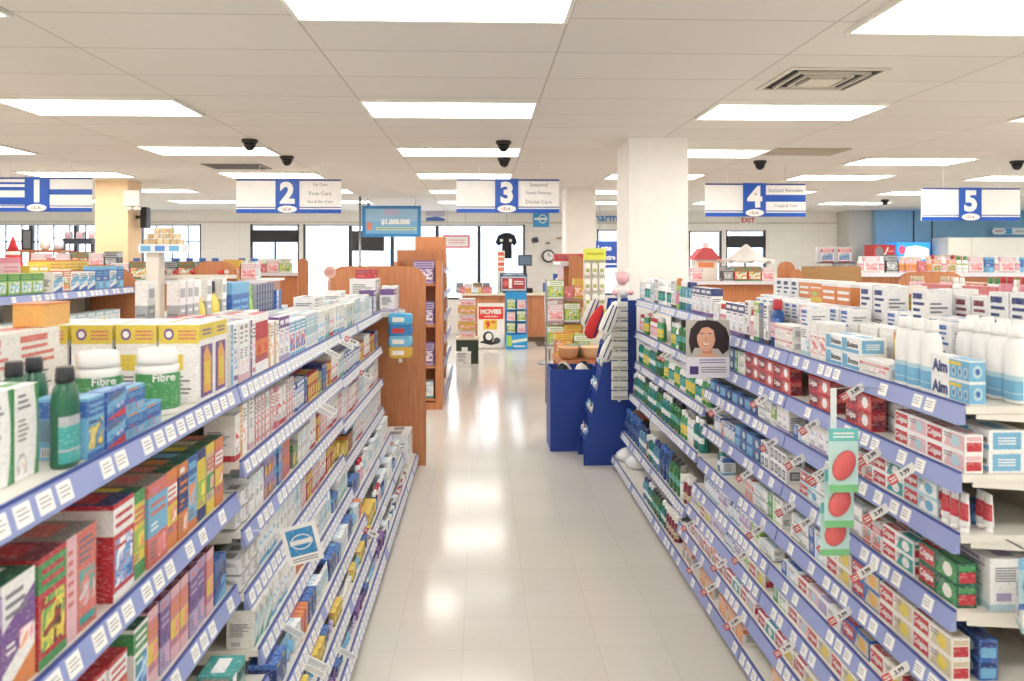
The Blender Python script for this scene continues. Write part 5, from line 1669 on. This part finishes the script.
f.oval(.72, .16, .13, .07, mat('54585e', .5, kind='card2'), 2, 16)
f.poly([(.05, .12), (.5, .06), (.8, .1), (.6, .14), (.2, .16)], mat('3a3d42', .5, kind='card2'), 2)
part('board', b, t)
for x in (xa + .08, xb - .08):
    part('foot', MB().box(x - .02, Ym - .12, 0, x + .02, Ym + .15, .02, M_METAL), t)
t = thing('floor_display', 'bright blue cardboard rack beside the MOVIES sign', 'display', (.65, 15.45, 0))
xa, xb = ax(505.5, 15.4), ax(527, 15.4)
M_CY = mat('2f9bdc', .45, kind='card2')
b = MB().box(xa, 15.55, 0, xb, 15.6, 1.1, M_CY)
b.box(xa, 15.3, 0, xb, 15.55, .28, M_CY)
f = Fr(b, (xa, 15.3, 0), (xb - xa, 0, 0), (0, 0, .28))
f.rect(.05, .2, .28, .95, mat('a4cf5a', .5, kind='card2'))
f.poly([(.3, .62), (1, .78), (1, .58), (.3, .42)], mat('dff0e0', .5, kind='card2'))
f.lines(.35, .1, .9, .3, 1, M_TAG, 2)
part('body', b, t)
for k, z in enumerate((.3, .53, .76)):
    part('tray', MB().box(xa, 15.4, z, xb, 15.55, z + .012, M_CY), t)
    for q in range(2):
        D = DZ[('gfg', 'gfw')[(k + q) % 2]]
        put(D, (xa + .11 + q * .2, 15.465, z + .013), 0, f'{D.desc}, {ORD[q]} from west in {ORD[k]} tray of bright blue rack', .86)

# ------------------------------------------------------------------ service counter
t = thing('service_counter', 'long cherry wood service counter with pale top below the windows', 'counter', (.7, 17, 0))
xa, xb = ax(462, 16.7), ax(556, 16.7)
part('body', MB().box(xa, 16.7, .1, xb, 17.3, .98, WOODF), t)
part('countertop', MB().box(xa - .04, 16.64, .98, xb + .02, 17.34, 1.02, mat('e7dcc6', .35, kind='laminate')), t)
part('kick_plate', MB().box(xa + .03, 16.74, 0, xb - .03, 17.26, .1, mat('6d5a48', .6, kind='kick')), t)
for x in (ax(500, 16.7), ax(530, 16.7)):
    part('panel_strip', MB().box(x, 16.69, .12, x + .02, 16.7, .96, WOOD), t)
t = thing('floor_mat', 'dark floor mat at the counter', 'mat', (1.35, 16.2, 0))
part('mat', MB().box(ax(536, 16.2), 15.8, .001, ax(560, 16.2), 16.6, .012, mat('5b5048', .9, kind='rubber')), t)
# things on the counter
x0 = ax(497, 16.9)
t = thing('lottery_display', 'dark framed counter display with red panel', 'display', (x0 + .3, 16.85, 1.02))
b = MB().box(ax(500, 16.9), 16.85, 1.05, ax(527, 16.9), 16.9, 1.45, mat('3d4f6d', .4, kind='card2'))
f = Fr(b, (ax(500, 16.9), 16.85, 1.05), (ax(527, 16.9) - ax(500, 16.9), 0, 0), (0, 0, .4))
f.rect(.04, .06, .96, .82, mat('b6cbd8', .4, kind='card2'))
f.rect(.08, .14, .92, .74, mat('a93c40', .4, kind='card2'), 2)
f.oval(.2, .45, .1, .16, mat('d6656a', .4, kind='card2'), 3)
f.rect(.32, .2, .44, .7, M_TAG, 3)
f.lines(.52, .36, .86, .6, 2, M_TAG, 3)
f.lines(.12, .87, .88, .95, 1, M_TAG, 2)
part('panel', b, t)
part('foot', MB().box(ax(503, 16.9), 16.83, 1.02, ax(524, 16.9), 16.95, 1.05, M_BLACK), t)
t = thing('cash_register', 'dark cash register screen on the counter', 'register', (ax(524, 17.15), 17.15, 1.02))
x = ax(525, 17.15)
part('base', MB().box(x - .16, 17.0, 1.02, x + .16, 17.3, 1.12, M_BLACK, bev=.01), t)
part('post', MB().box(x - .03, 17.2, 1.12, x + .03, 17.25, 1.6, M_BLACK), t)
part('monitor', MB().box(x - .15, 17.15, 1.6, x + .15, 17.2, 1.84, mat('3b4a5e', .3, kind='screen_case')), t)
part('screen', MB().box(x - .12, 17.146, 1.63, x + .12, 17.15, 1.81, mat('6d8298', .15, kind='screen')), t)
for k in range(6):
    x = ax(506 + (k % 3) * 4.5, 17.0)
    D = DZ['sB']
    put(D, (x, 17.03, 1.021 + .0 + (k // 3) * .0), 0, f'small bright blue carton, {ORD[k]} in the cluster behind counter display', 1.2) if k < 3 else None
t = thing('display_tower', 'slim orange and white tower on counter behind red display', 'display', (ax(501, 17.1), 17.1, 1.02))
x = ax(501, 17.1)
b = MB().box(x - .08, 17.05, 1.02, x + .08, 17.15, 1.93, mat('efe9e2', .4, kind='card2'))
f = Fr(b, (x - .08, 17.05, 1.02), (.16, 0, 0), (0, 0, .91))
for k in range(4):
    f.rect(.08, .52 + k * .12, .92, .6 + k * .12, mat(('e58f6a', 'd9664e')[k % 2], .4, kind='card2'))
part('tower', b, t)
rowx(ax(456, 16.9), ax(496, 16.9), 16.9, 1.021, ['gfk', 'gfw', 'gft', 'gfk', 'orx'], 'counter beside the red display')
rowx(ax(460, 16.75), ax(494, 16.75), 16.72, 1.021, ['pkc', 'orx', 'gwx', 'yk', 'pkc'], 'counter front edge')
# shirt on a hanger in the window
t = thing('hanging_shirt', 'black t-shirt hanging in window above the counter', 'shirt', (ax(506, 17.8), 17.8, 1.7))
x, Yh = ax(506.5, 17.8), 17.8
shp = [(-.1, 1.76), (.12, 1.76), (.12, 2.10), (.17, 2.04), (.24, 2.12), (.19, 2.28), (.07, 2.34), (-.06, 2.34), (-.19, 2.28), (-.25, 2.12), (-.17, 2.04), (-.1, 2.10)]
part('shirt', MB().prism([(x + a, z) for a, z in shp], Yh, Yh + .05, mat('26282c', .9, kind='cloth')), t)
for a, w_ in ((-.15, .07), (.06, .06)):
    part('print', MB().box(x + a, Yh - .003, 2.14, x + a + w_, Yh, 2.2, M_TAG), t)
part('hanger', MB().tube([(x, Yh + .025, 2.34), (x, Yh + .025, ZC)], .004, M_METAL), t)
# signs around the windows
def flat_sign(name, label, u0, u1, v0, v1, Y, draw, cat='sign', th=.02, hang=False, post=False):
    xa, xb, za, zb = ax(u0, Y), ax(u1, Y), az(v1, Y), az(v0, Y)
    t = thing(name, label, cat, ((xa + xb) / 2, Y, za))
    b = MB().box(xa, Y, za, xb, Y + th, zb, M_TAG)
    draw(Fr(b, (xa, Y, za), (xb - xa, 0, 0), (0, 0, zb - za)))
    part('board', b, t)
    if hang:
        for x in (xa + .1, xb - .1):
            part('hanging_wire', MB().tube([(x, Y + th / 2, zb), (x, Y + th / 2, ZC)], .004, M_METAL), t)
    return t


cd = lambda c: mat(c, .4, kind='card2')
def d_lotto(f):
    f.rect(0, 0, 1, 1, cd('3b8fd0')); f.rect(.06, .1, .94, .9, cd('7db8e2'), 2); f.rect(.06, .5, .94, .9, cd('9cc6e6'), 3); f.rect(0, .94, 1, 1, cd('2f78b8'), 2)
    f.rect(.37, .68, .62, .9, cd('b9b9dc'), 4); f.rect(.08, .22, .17, .46, cd('e3896f'), 4)
    f.text('$1,000,000', .57, .47, .2, mat('ffffff', .4, kind='card2'), 5, .68, .06); f.rect(.24, .22, .92, .31, cd('dce7a8'), 4); f.lines(.26, .23, .9, .3, 1, cd('6f9fc0'), 5)
flat_sign('hanging_banner', 'wide sky blue lottery banner hanging before the windows', 362, 421, 206, 237, 14.5, d_lotto, 'banner', hang=True)
flat_sign('window_sign', 'white window sign with red border', 443, 470, 235, 248, 17.6, lambda f: (f.rect(0, 0, 1, 1, cd('d8475a')), f.rect(.07, .12, .93, .88, M_TAG, 2), f.lines(.2, .3, .8, .7, 2, cd('e9a6b0'), 3)), hang=True)
flat_sign('wall_poster', 'yellow and grey poster on wall above the windows', 426, 445, 206, 221, 18.47, lambda f: (f.rect(0, .7, 1, 1, cd('f0d252')), f.text('SALE', .5, .85, .15, cd('c89a2c'), 2, .7), f.rect(0, .3, 1, .7, cd('c6c3d6')), f.poly([(0, 0), (1, 0), (1, .14), (.6, .3), (0, .22)], cd('4f74b8'), 2)), 'poster')
flat_sign('logo_sign', 'small sky blue square sign with white ring below aisle three sign', 533, 549, 212, 227, 17.9, lambda f: (f.rect(0, 0, 1, 1, cd('3a9bd6')), f.oval(.6, .55, .26, .3, M_TAG, 2, 18), f.oval(.6, .55, .2, .23, cd('3a9bd6'), 3, 18), f.rect(.1, .48, .9, .62, M_TAG, 4)), hang=True)
def d_centre(f):
    f.rect(0, 0, 1, 1, cd('2c4fa0')); f.text('Lotto', .36, .74, .2, M_TAG, 2, .5, .03); f.text('Centre', .44, .4, .2, M_TAG, 2, .62, .03); f.lines(.15, .08, .85, .2, 1, M_TAG, 2)
flat_sign('lottery_sign', 'navy blue sign with white lettering between the cream columns', 595, 622, 241, 268, 16.0, d_centre, hang=True)
t = thing('television', 'flat black television hanging below the lottery banner', 'television', (ax(368, 15.5), 15.5, az(250, 15.5)))
xa, xb, za, zb = ax(352, 15.5), ax(384, 15.5), az(251, 15.5), az(231, 15.5)
part('case', MB().box(xa, 15.5, za, xb, 15.56, zb, M_BLACK), t)
part('screen', MB().box(xa + .02, 15.497, za + .02, xb - .02, 15.5, zb - .02, mat('2d3034', .2, kind='screen')), t)
part('mount', MB().box((xa + xb) / 2 - .03, 15.53, zb, (xa + xb) / 2 + .03, 15.57, ZC, M_BLACK), t)
t = thing('sign_pole', 'slim grey pole rising to the ceiling beside lottery banner', 'pole', (ax(360, 14.3), 14.3, 0))
part('pole', MB().tube([(ax(360, 14.3), 14.3, .02), (ax(360, 14.3), 14.3, ZC)], .022, mat('8f9296', .3, .6, 'steel'), 10), t)
part('base', MB().lathe([(.15, 0), (.15, .02), (.03, .03)], M_METAL, 16, ax(360, 14.3), 14.3), t)
# wall letters, exit sign, clocks
t = thing('wall_lettering', 'blue Pharmacy lettering on wall between the cream columns', 'lettering', (ax(611, 18.47), 18.47, 2.66))
part('lettering', MB().text('Pharmacy', .25, (ax(611, 18.48), 18.485, 2.70), (1, 0, 0), (0, 0, 1), mat('3f8ed0', .5, kind='card2'), 1.2, .02), t)
t = thing('exit_sign', 'small EXIT sign in red above east entrance door', 'sign', (ax(748, 18.4), 18.4, 2.58))
x = ax(748, 18.42)
part('case', MB().box(x - .2, 18.42, 2.57, x + .2, 18.49, 2.76, mat('ecebe6', .4, kind='card2')), t)
part('lettering', MB().text('EXIT', .12, (x, 18.417, 2.665), (1, 0, 0), (0, 0, 1), mat('d8423c', .5, kind='card2'), .32, .03), t)
x = ax(549, 18.3)
t = thing('wall_clock', 'round dark rimmed wall clock right of the counter', 'clock', (x, 18.4, 1.7))
c_ = (x, az(256, 18.3))
disc = lambda r, y0, y1, m: MB().rings([[(c_[0] + r * math.cos(2 * math.pi * i / 24), yy, c_[1] + r * math.sin(2 * math.pi * i / 24)) for i in range(24)] for yy in (y1, y0)], m, False)
part('rim', disc(.15, 18.42, 18.49, M_BLACK), t)
part('dial', disc(.115, 18.41, 18.419, M_TAG), t)
part('hand', MB().box(x - .006, 18.405, c_[1], x + .006, 18.409, c_[1] + .09, M_BLACK), t)
part('hand', MB().box(x, 18.405, c_[1] - .006, x + .06, 18.409, c_[1] + .006, M_BLACK), t)
for k, (u, v, w_, h_) in enumerate(((535, 240, .16, .14), (548, 243, .1, .06), (560, 238, .2, .05))):
    x, z = ax(u, 18.45), az(v, 18.45)
    t = thing('wall_ornament', f'small dark hanging ornament on cream wall, {ORD[k]} right of the window', 'ornament', (x, 18.47, z))
    part('plate', MB().prism([(x - w_ / 2, z), (x - w_ / 4, z - h_ / 2), (x + w_ / 2, z - h_ / 3), (x + w_ / 3, z + h_ / 2), (x - w_ / 3, z + h_ / 3)], 18.46, 18.495, mat(('3d3f42', '8b8577', 'c9a97c')[k], .5, kind='ornament')), t)
# green shoulder: tall banner flags by the counter
for k, (u, zt, Y) in enumerate(((549.5, 1.30, 13.2), (560.5, 1.48, 11.7))):
    x = ax(u, Y)
    t = thing('card_spinner', f'pale narrow card spinner with blue header, {("farther and shorter", "nearer and taller")[k]} of two', 'spinner', (x, Y, 0))
    part('base', MB().lathe([(.2, 0), (.2, .025), (.03, .05)], M_METAL, 16, x, Y), t)
    part('post', MB().tube([(x, Y, .04), (x, Y, zt - .05)], .018, M_METAL), t)
    b = MB()
    for q in range(4):
        a = math.pi / 4 + q * math.pi / 2
        c2, s2 = math.cos(a), math.sin(a)
        b.face([(x + .02 * c2 - .06 * s2, Y + .02 * s2 + .06 * c2, .25), (x + .02 * c2 + .06 * s2, Y + .02 * s2 - .06 * c2, .25), (x + .02 * c2 + .1 * s2, Y + .02 * s2 - .1 * c2, zt - .12), (x + .02 * c2 - .1 * s2, Y + .02 * s2 + .1 * c2, zt - .12)], mat('e2dfdc', .4, kind='card2'))
    b.prism([(x - .065, .25), (x + .065, .25), (x + .1, zt - .12), (x - .1, zt - .12)], Y - .1, Y - .09, mat('e6e3e0', .4, kind='card2'))
    part('panel', b, t)
    l = MB()
    for q in range(9):
        l.box(x - .05, Y - .104, .35 + q * .1, x + .05, Y - .1, .40 + q * .1, mat(('b9b3b4', 'd78f95')[q > 5], .5, kind='card2'))
    part('print', l, t)
    h = MB().box(x - .11, Y - .06, zt - .1, x + .11, Y + .06, zt + .05, mat('2d55a4', .4, kind='card2'))
    f = Fr(h, (x - .11, Y - .06, zt - .1), (.22, 0, 0), (0, 0, .15))
    f.lines(.15, .3, .85, .7, 1, M_TAG, 2)
    part('header', h, t)
# gondola beyond the tall cream column: wood end and hanging bag rack
end_panel('orange wood end panel with curved edge between cream columns', ax(569, 9.8), ax(584, 9.8), 9.8, 1.80, .1, both=False)
put('rdl', (ax(570, 10.1), 10.2, 1.72), 0, 'bright red flat pack on top of shelving behind curved wood end', (2, 1, 1.6))
back_shelf('low shelving behind the curved wood end between columns', ax(560, 9.9), ax(606, 9.9), 9.9, 10.8, 1.71)
t = thing('bag_rack', 'tall rack of white snack bags with yellow header', 'rack', (ax(595, 9.0), 9.0, 0))
xa, xb = ax(584, 9.0), ax(606, 9.0)
part('back_panel', MB().box(xa, 9.05, .0, xb, 9.07, 1.86, M_SHELF), t)
h = MB().box(xa, 9.0, 1.74, xb, 9.05, 1.87, mat('dbe05a', .45, kind='card2'))
Fr(h, (xa, 9.0, 1.74), (xb - xa, 0, 0), (0, 0, .13)).lines(.1, .3, .9, .75, 1, mat('b9bf3a', .45, kind='card2'), 2)
part('header', h, t)
part('header', MB().box(xa, 9.0, 1.12, xb, 9.05, 1.17, mat('dbd35a', .45, kind='card2')), t)
for r in range(3):
    for c in range(3):
        x, z = xa + .045 + c * .082, 1.55 - r * .18
        q = thing('snack_bag', f'white snack bag, {ORD[c]} from west in {ORD[r]} row of yellow-headed rack', 'bag', (x, 9.03, z))
        rs = []
        for dy, kz in ((0, 1), (-.025, .9), (-.035, .7)):
            rs.append([(x + .038 * kz * math.copysign(abs(math.cos(a)) ** .5, math.cos(a)), 9.045 + dy, z + .08 + .08 * kz * math.copysign(abs(math.sin(a)) ** .5, math.sin(a))) for a in [2 * math.pi * i / 16 for i in range(16)]])
        part('bag', MB().rings(rs, mat('eceae2', .35, kind='foil')), q)
        part('print', MB().box(x - .02, 9.006, z + .05, x + .02, 9.009, z + .09, mat('a9b26a', .4, kind='foil')), q)
# table of plush and baskets behind the blue bin
t = thing('display_table', 'low wooden table of baskets behind the royal blue bin', 'table', (1.07, 8.6, 0))
part('tabletop', MB().box(.80, 8.3, .64, 1.36, 9.0, .68, WOODF), t)
for x in (.84, 1.32):
    for y in (8.34, 8.96):
        part('leg', MB().box(x - .03, y - .03, 0, x + .03, y + .03, .64, WOODF), t)
for k, (x, y, c, nm) in enumerate(((.92, 8.42, 'c9976c', 'tan'), (1.17, 8.44, 'd9b48c', 'straw'), (1.05, 8.66, '7f9a86', 'sage'))):
    q = thing('basket', f'{nm} round basket on low table behind royal blue bin', 'basket', (x, y, .68))
    part('bowl', MB().lathe([(.07, .681), (.1, .72), (.11, .78), (.115, .8)], mat(c, .8, kind='wicker'), 18, x, y), q)
    part('rim', MB().rings([[(x + r * math.cos(a), y + r * math.sin(a), z) for a in [2 * math.pi * i / 18 for i in range(18)]] for r, z in ((.115, .795), (.122, .803), (.115, .811))], mat(c, .8, kind='wicker')), q)
rowx(.82, 1.36, 8.82, .681, ['gfo', 'gfg', 'gfw', 'gft'], 'rear of low table behind royal blue bin')
t = thing('wire_rack', 'tall wire rack of colourful cartons beyond the royal blue bin', 'rack', (1.1, 9.4, 0))
for x in (.78, 1.3):
    part('post', MB().tube([(x, 9.61, 0), (x, 9.61, 1.5)], .012, M_METAL), t)
for k, z in enumerate((.74, 1.01, 1.28)):
    part('shelf', MB().box(.76, 9.25, z - .015, 1.32, 9.6, z, M_METAL), t)
    rowx(.78, 1.32, 9.27, z + .001, [['gfg', 'gfo', 'pkc', 'gnc'], ['gfw', 'gfg', 'gnc'], ['gfg', 'pkc', 'gfo']][k], f'{ORD[k]} shelf, wire rack beyond blue bin')

# ------------------------------------------------------------------ across aisle four
bay('white shelving across aisle four, stocked with pink bottles', -1, 5.0, 7.2, [(1.40, 3.78), (1.1, 3.8), (.8, 3.8), (.1, 3.7)], 4.25, deck_far=.5, halfw=.55)
LV = []
fill(-1, 5.0, 7.2, 1.40, 3.78, .4, [('gcb', 3), ('pkb', 3), ('wkb', 1), ('pkb', 2), ('pkc', 4), ('wkb', 2), ('pkc', 4), ('ocb', 3)], 'shelving across aisle four', row='front')
fill(-1, 5.0, 7.2, 1.40, 3.95, .4, [('bpL', 2), ('pkb', 4), ('gcb', 3), ('gcb', 4), ('gnc', 4), ('ocb', 3)], 'shelving across aisle four', row='second')
end_panel('orange wood end panel with rounded top behind the pink bottles', 3.86, 4.52, 7.22, 1.63, .16)
end_panel('plain brown panel beyond aisle four', ax(803, 9.4), ax(862, 9.4), 9.42, 1.66, .02, wood=wood_mat('dull_wood', '9a7348', 'ac8558'))
end_panel('curved orange wood panel at near side of brown panel, taller of two', ax(778, 9.2), ax(795, 9.2), 9.2, 1.72, .17)
end_panel('curved orange wood panel at near side of brown panel, shorter of two', ax(789, 9.1), ax(801, 9.1), 9.05, 1.63, .12)
back_shelf('long display gondola of bottles beyond the pink bottles', 4.62, 6.9, 9.6, 10.4, 1.58)
rowx(4.66, 6.9, 9.62, 1.581, ['wkb', 'gfw', 'wkb', 'gfk', 'ocb', 'ocb', 'ocb', 'pkc', 'ocb', 'gnc', 'wkb', 'gnc', 'gcb', 'gcb', 'gfw', 'bpL'], 'long gondola beyond the pink bottles')
rowx(4.9, 6.3, 9.95, 1.581, ['pkc', 'pkb', 'gfw', 'pkb', 'pkc', 'gfw'], 'rear row, long gondola beyond pink bottles')
t = thing('cardboard_box', 'open brown cardboard box on long gondola before blue wall', 'box', (5.95, 10.2, 1.58))
xa, xb = ax(933, 10.2), ax(976, 10.2)
part('body', MB().box(xa, 10.17, 1.581, xb, 10.38, 1.79, cd('c29d73')), t)
part('flap', MB().prism([(xa, 1.79), (xa + .26, 1.79), (xa + .26, 1.80), (xa, 1.80)], 10.05, 10.17, cd('d9bd95')), t)
t = thing('brochure_rack', 'pair of white brochure racks by grey corner', 'rack', (ax(838, 12), 12, 0))
xa, xb = ax(820, 12), ax(855, 12)
part('post', MB().box((xa + xb) / 2 - .03, 12.1, 0, (xa + xb) / 2 + .03, 12.15, 1.7, M_METAL), t)
part('tray', MB().box(xa, 12.0, 1.68, xb, 12.14, 1.70, M_FRAME), t)
part('back', MB().box(xa, 12.12, 1.70, xb, 12.14, 1.93, mat('d8dde4', .4, kind='card2')), t)
for k in range(2):
    put('mag', (xa + .14 + k * .27, 12.06, 1.701), 0, f'colourful brochure, {ORD[k]} from west in racks by grey corner', (1, 1, .82))
back_shelf('wide display gondola of holiday goods at east entrance', ax(690, 11.6), ax(778, 11.6), 11.6, 12.6, 1.42)
rowx(ax(692, 11.6), ax(718, 11.6), 11.64, 1.421, ['gfw', 'gfo'], 'west end of holiday gondola')
rowx(ax(724, 11.6), ax(776, 11.6), 11.64, 1.421, ['gfk', 'gft', 'gft', 'gfw', 'gfg'], 'under the white cloth tent')
t = thing('cloth_tent', 'white pointed cloth tent over holiday goods at east entrance', 'tent', (ax(746, 12.2), 12.2, 1.42))
xc_, mb = ax(746, 12.2), MB()
rs = []
for q, z in ((.43, 1.70), (.40, 1.71), (.3, 1.75), (.16, 1.84), (.05, 1.95), (.015, 1.98)):
    rs.append([(xc_ + q * math.cos(a) * (1 + .08 * math.cos(4 * a)), 12.2 + .7 * q * math.sin(a), z + (.03 * math.cos(8 * a) if z < 1.72 else 0)) for a in [2 * math.pi * i / 32 for i in range(32)]])
part('canopy', mb.rings(rs, mat('e0dfda', .8, kind='cloth')), t)
for s in (-1, 1):
    part('pole', MB().tube([(xc_ + s * .36, 12.32, 1.42), (xc_ + s * .36, 12.32, 1.715)], .012, M_METAL), t)
x = ax(706, 12.0)
t = thing('santa_house', 'red peaked holiday house on white stack, east entrance', 'ornament', (x, 12.1, 1.42))
part('house', MB().box(x - .16, 12.0, 1.42, x + .18, 12.25, 1.74, mat('ece6dc', .6, kind='card2')), t)
part('roof', MB().prism([(x - .21, 1.74), (x + .23, 1.74), (x + .08, 1.92), (x - .06, 1.92)], 11.96, 12.29, mat('c9565a', .6, kind='card2')), t)
part('chimney', MB().box(x - .02, 12.08, 1.92, x + .06, 12.16, 2.0, mat('f0e3df', .6, kind='card2')), t)
part('sign', MB().box(x - .12, 11.993, 1.62, x + .12, 11.999, 1.70, mat('e58a5a', .6, kind='card2')), t)

# drinks coolers along the blue wall
def cooler(label, x0, x1, Y, zt, head, hh, draw):
    t = thing('drinks_cooler', label, 'cooler', ((x0 + x1) / 2, Y + .3, 0))
    part('cabinet', MB().box(x0, Y + .05, .05, x1, Y + .5, zt, M_BLACK), t)
    d = part('door', MB().box(x0 + .05, Y + .02, .3, x1 - .05, Y + .049, zt - .05, mat('28323c', .08, kind='cooler_glass')), t)
    link('handle', MB().box(x0 + .08, Y - .01, .9, x0 + .11, Y + .02, 1.4, M_METAL).mesh('handle', t.location), d)
    b = MB().box(x0, Y, zt, x1, Y + .4, zt + hh, head)
    draw(Fr(b, (x0, Y, zt), (x1 - x0, 0, 0), (0, 0, hh)))
    part('header', b, t)
    part('plinth', MB().box(x0 + .02, Y + .08, 0, x1 - .02, Y + .48, .05, M_FRAME), t)


Yc = 17.0
cooler('black drinks cooler with red header against the blue wall', ax(873, Yc), ax(895, Yc), Yc, az(258.5, Yc, 8.6), cd('c8363a'), .30,
       lambda f: (f.oval(.28, .5, .2, .38, cd('8c8a88'), 2), f.poly([(.5, .2), (.6, .35), (.72, .8), (.66, .85), (.56, .45), (.46, .25)], M_TAG, 2), f.lines(.7, .4, .95, .65, 1, cd('e88a88'), 2)))
GLOW = emit('eaf6ff', 1.6, 'lit_sign')
cooler('drinks cooler with lit blue and white header', ax(896.5, Yc), ax(930, Yc), Yc, az(266, Yc, 9), emit('2f8fe0', .9, 'lit_sign_blue'), .52,
       lambda f: (f.poly([(.22, .3), (.5, .22), (.95, .34), (.96, .72), (.6, .86), (.3, .8)], GLOW, 2), f.oval(.16, .68, .1, .18, emit('e04a66', .9, 'lit_sign_red'), 3), f.poly([(0, .0), (1, 0), (1, .18), (.4, .14), (0, .22)], emit('7cc6f0', 1.2, 'lit_sign_pale'), 2)))
t = thing('storage_cabinet', 'tall off-white cabinet block along blue wall', 'cabinet', (ax(990, 16.6), 16.8, 0))
xa = ax(948, 16.6)
part('body', MB().box(xa, 16.6, .05, 12.2, 17.2, az(237.5, 16.6, 10.5), M_SHELF), t)
part('door', MB().box(xa + .03, 16.58, .1, ax(971, 16.6), 16.599, az(239, 16.6, 10.3), mat('e4dfd4', .5, kind='cabinet')), t)
part('door', MB().box(ax(971.6, 16.6), 16.58, .1, 12.15, 16.599, az(239, 16.6, 10.3), mat('e4dfd4', .5, kind='cabinet')), t)
part('plinth', MB().box(xa + .02, 16.63, 0, 12.18, 17.17, .05, M_FRAME), t)
def d_oval(f):
    f.rect(0, .1, 1, .9, cd('3f9fd8')); f.oval(.14, .5, .2, .5, M_TAG, 2, 18); f.lines(.03, .35, .26, .7, 1, cd('b0575f'), 3); f.rect(.5, .1, 1, .9, M_TAG, 2); f.lines(.6, .3, .95, .7, 1, cd('b9c0c8'), 3)
flat_sign('hanging_sign', 'small white oval and blue strip sign on blue wall', 994, 1030, 227, 234, 17.6, d_oval, hang=True)
put('bpL', (ax(1012, 9.9), 9.9, 1.581), 0, 'sky blue pack with ring print at end of long gondola', (2, 1, 1))
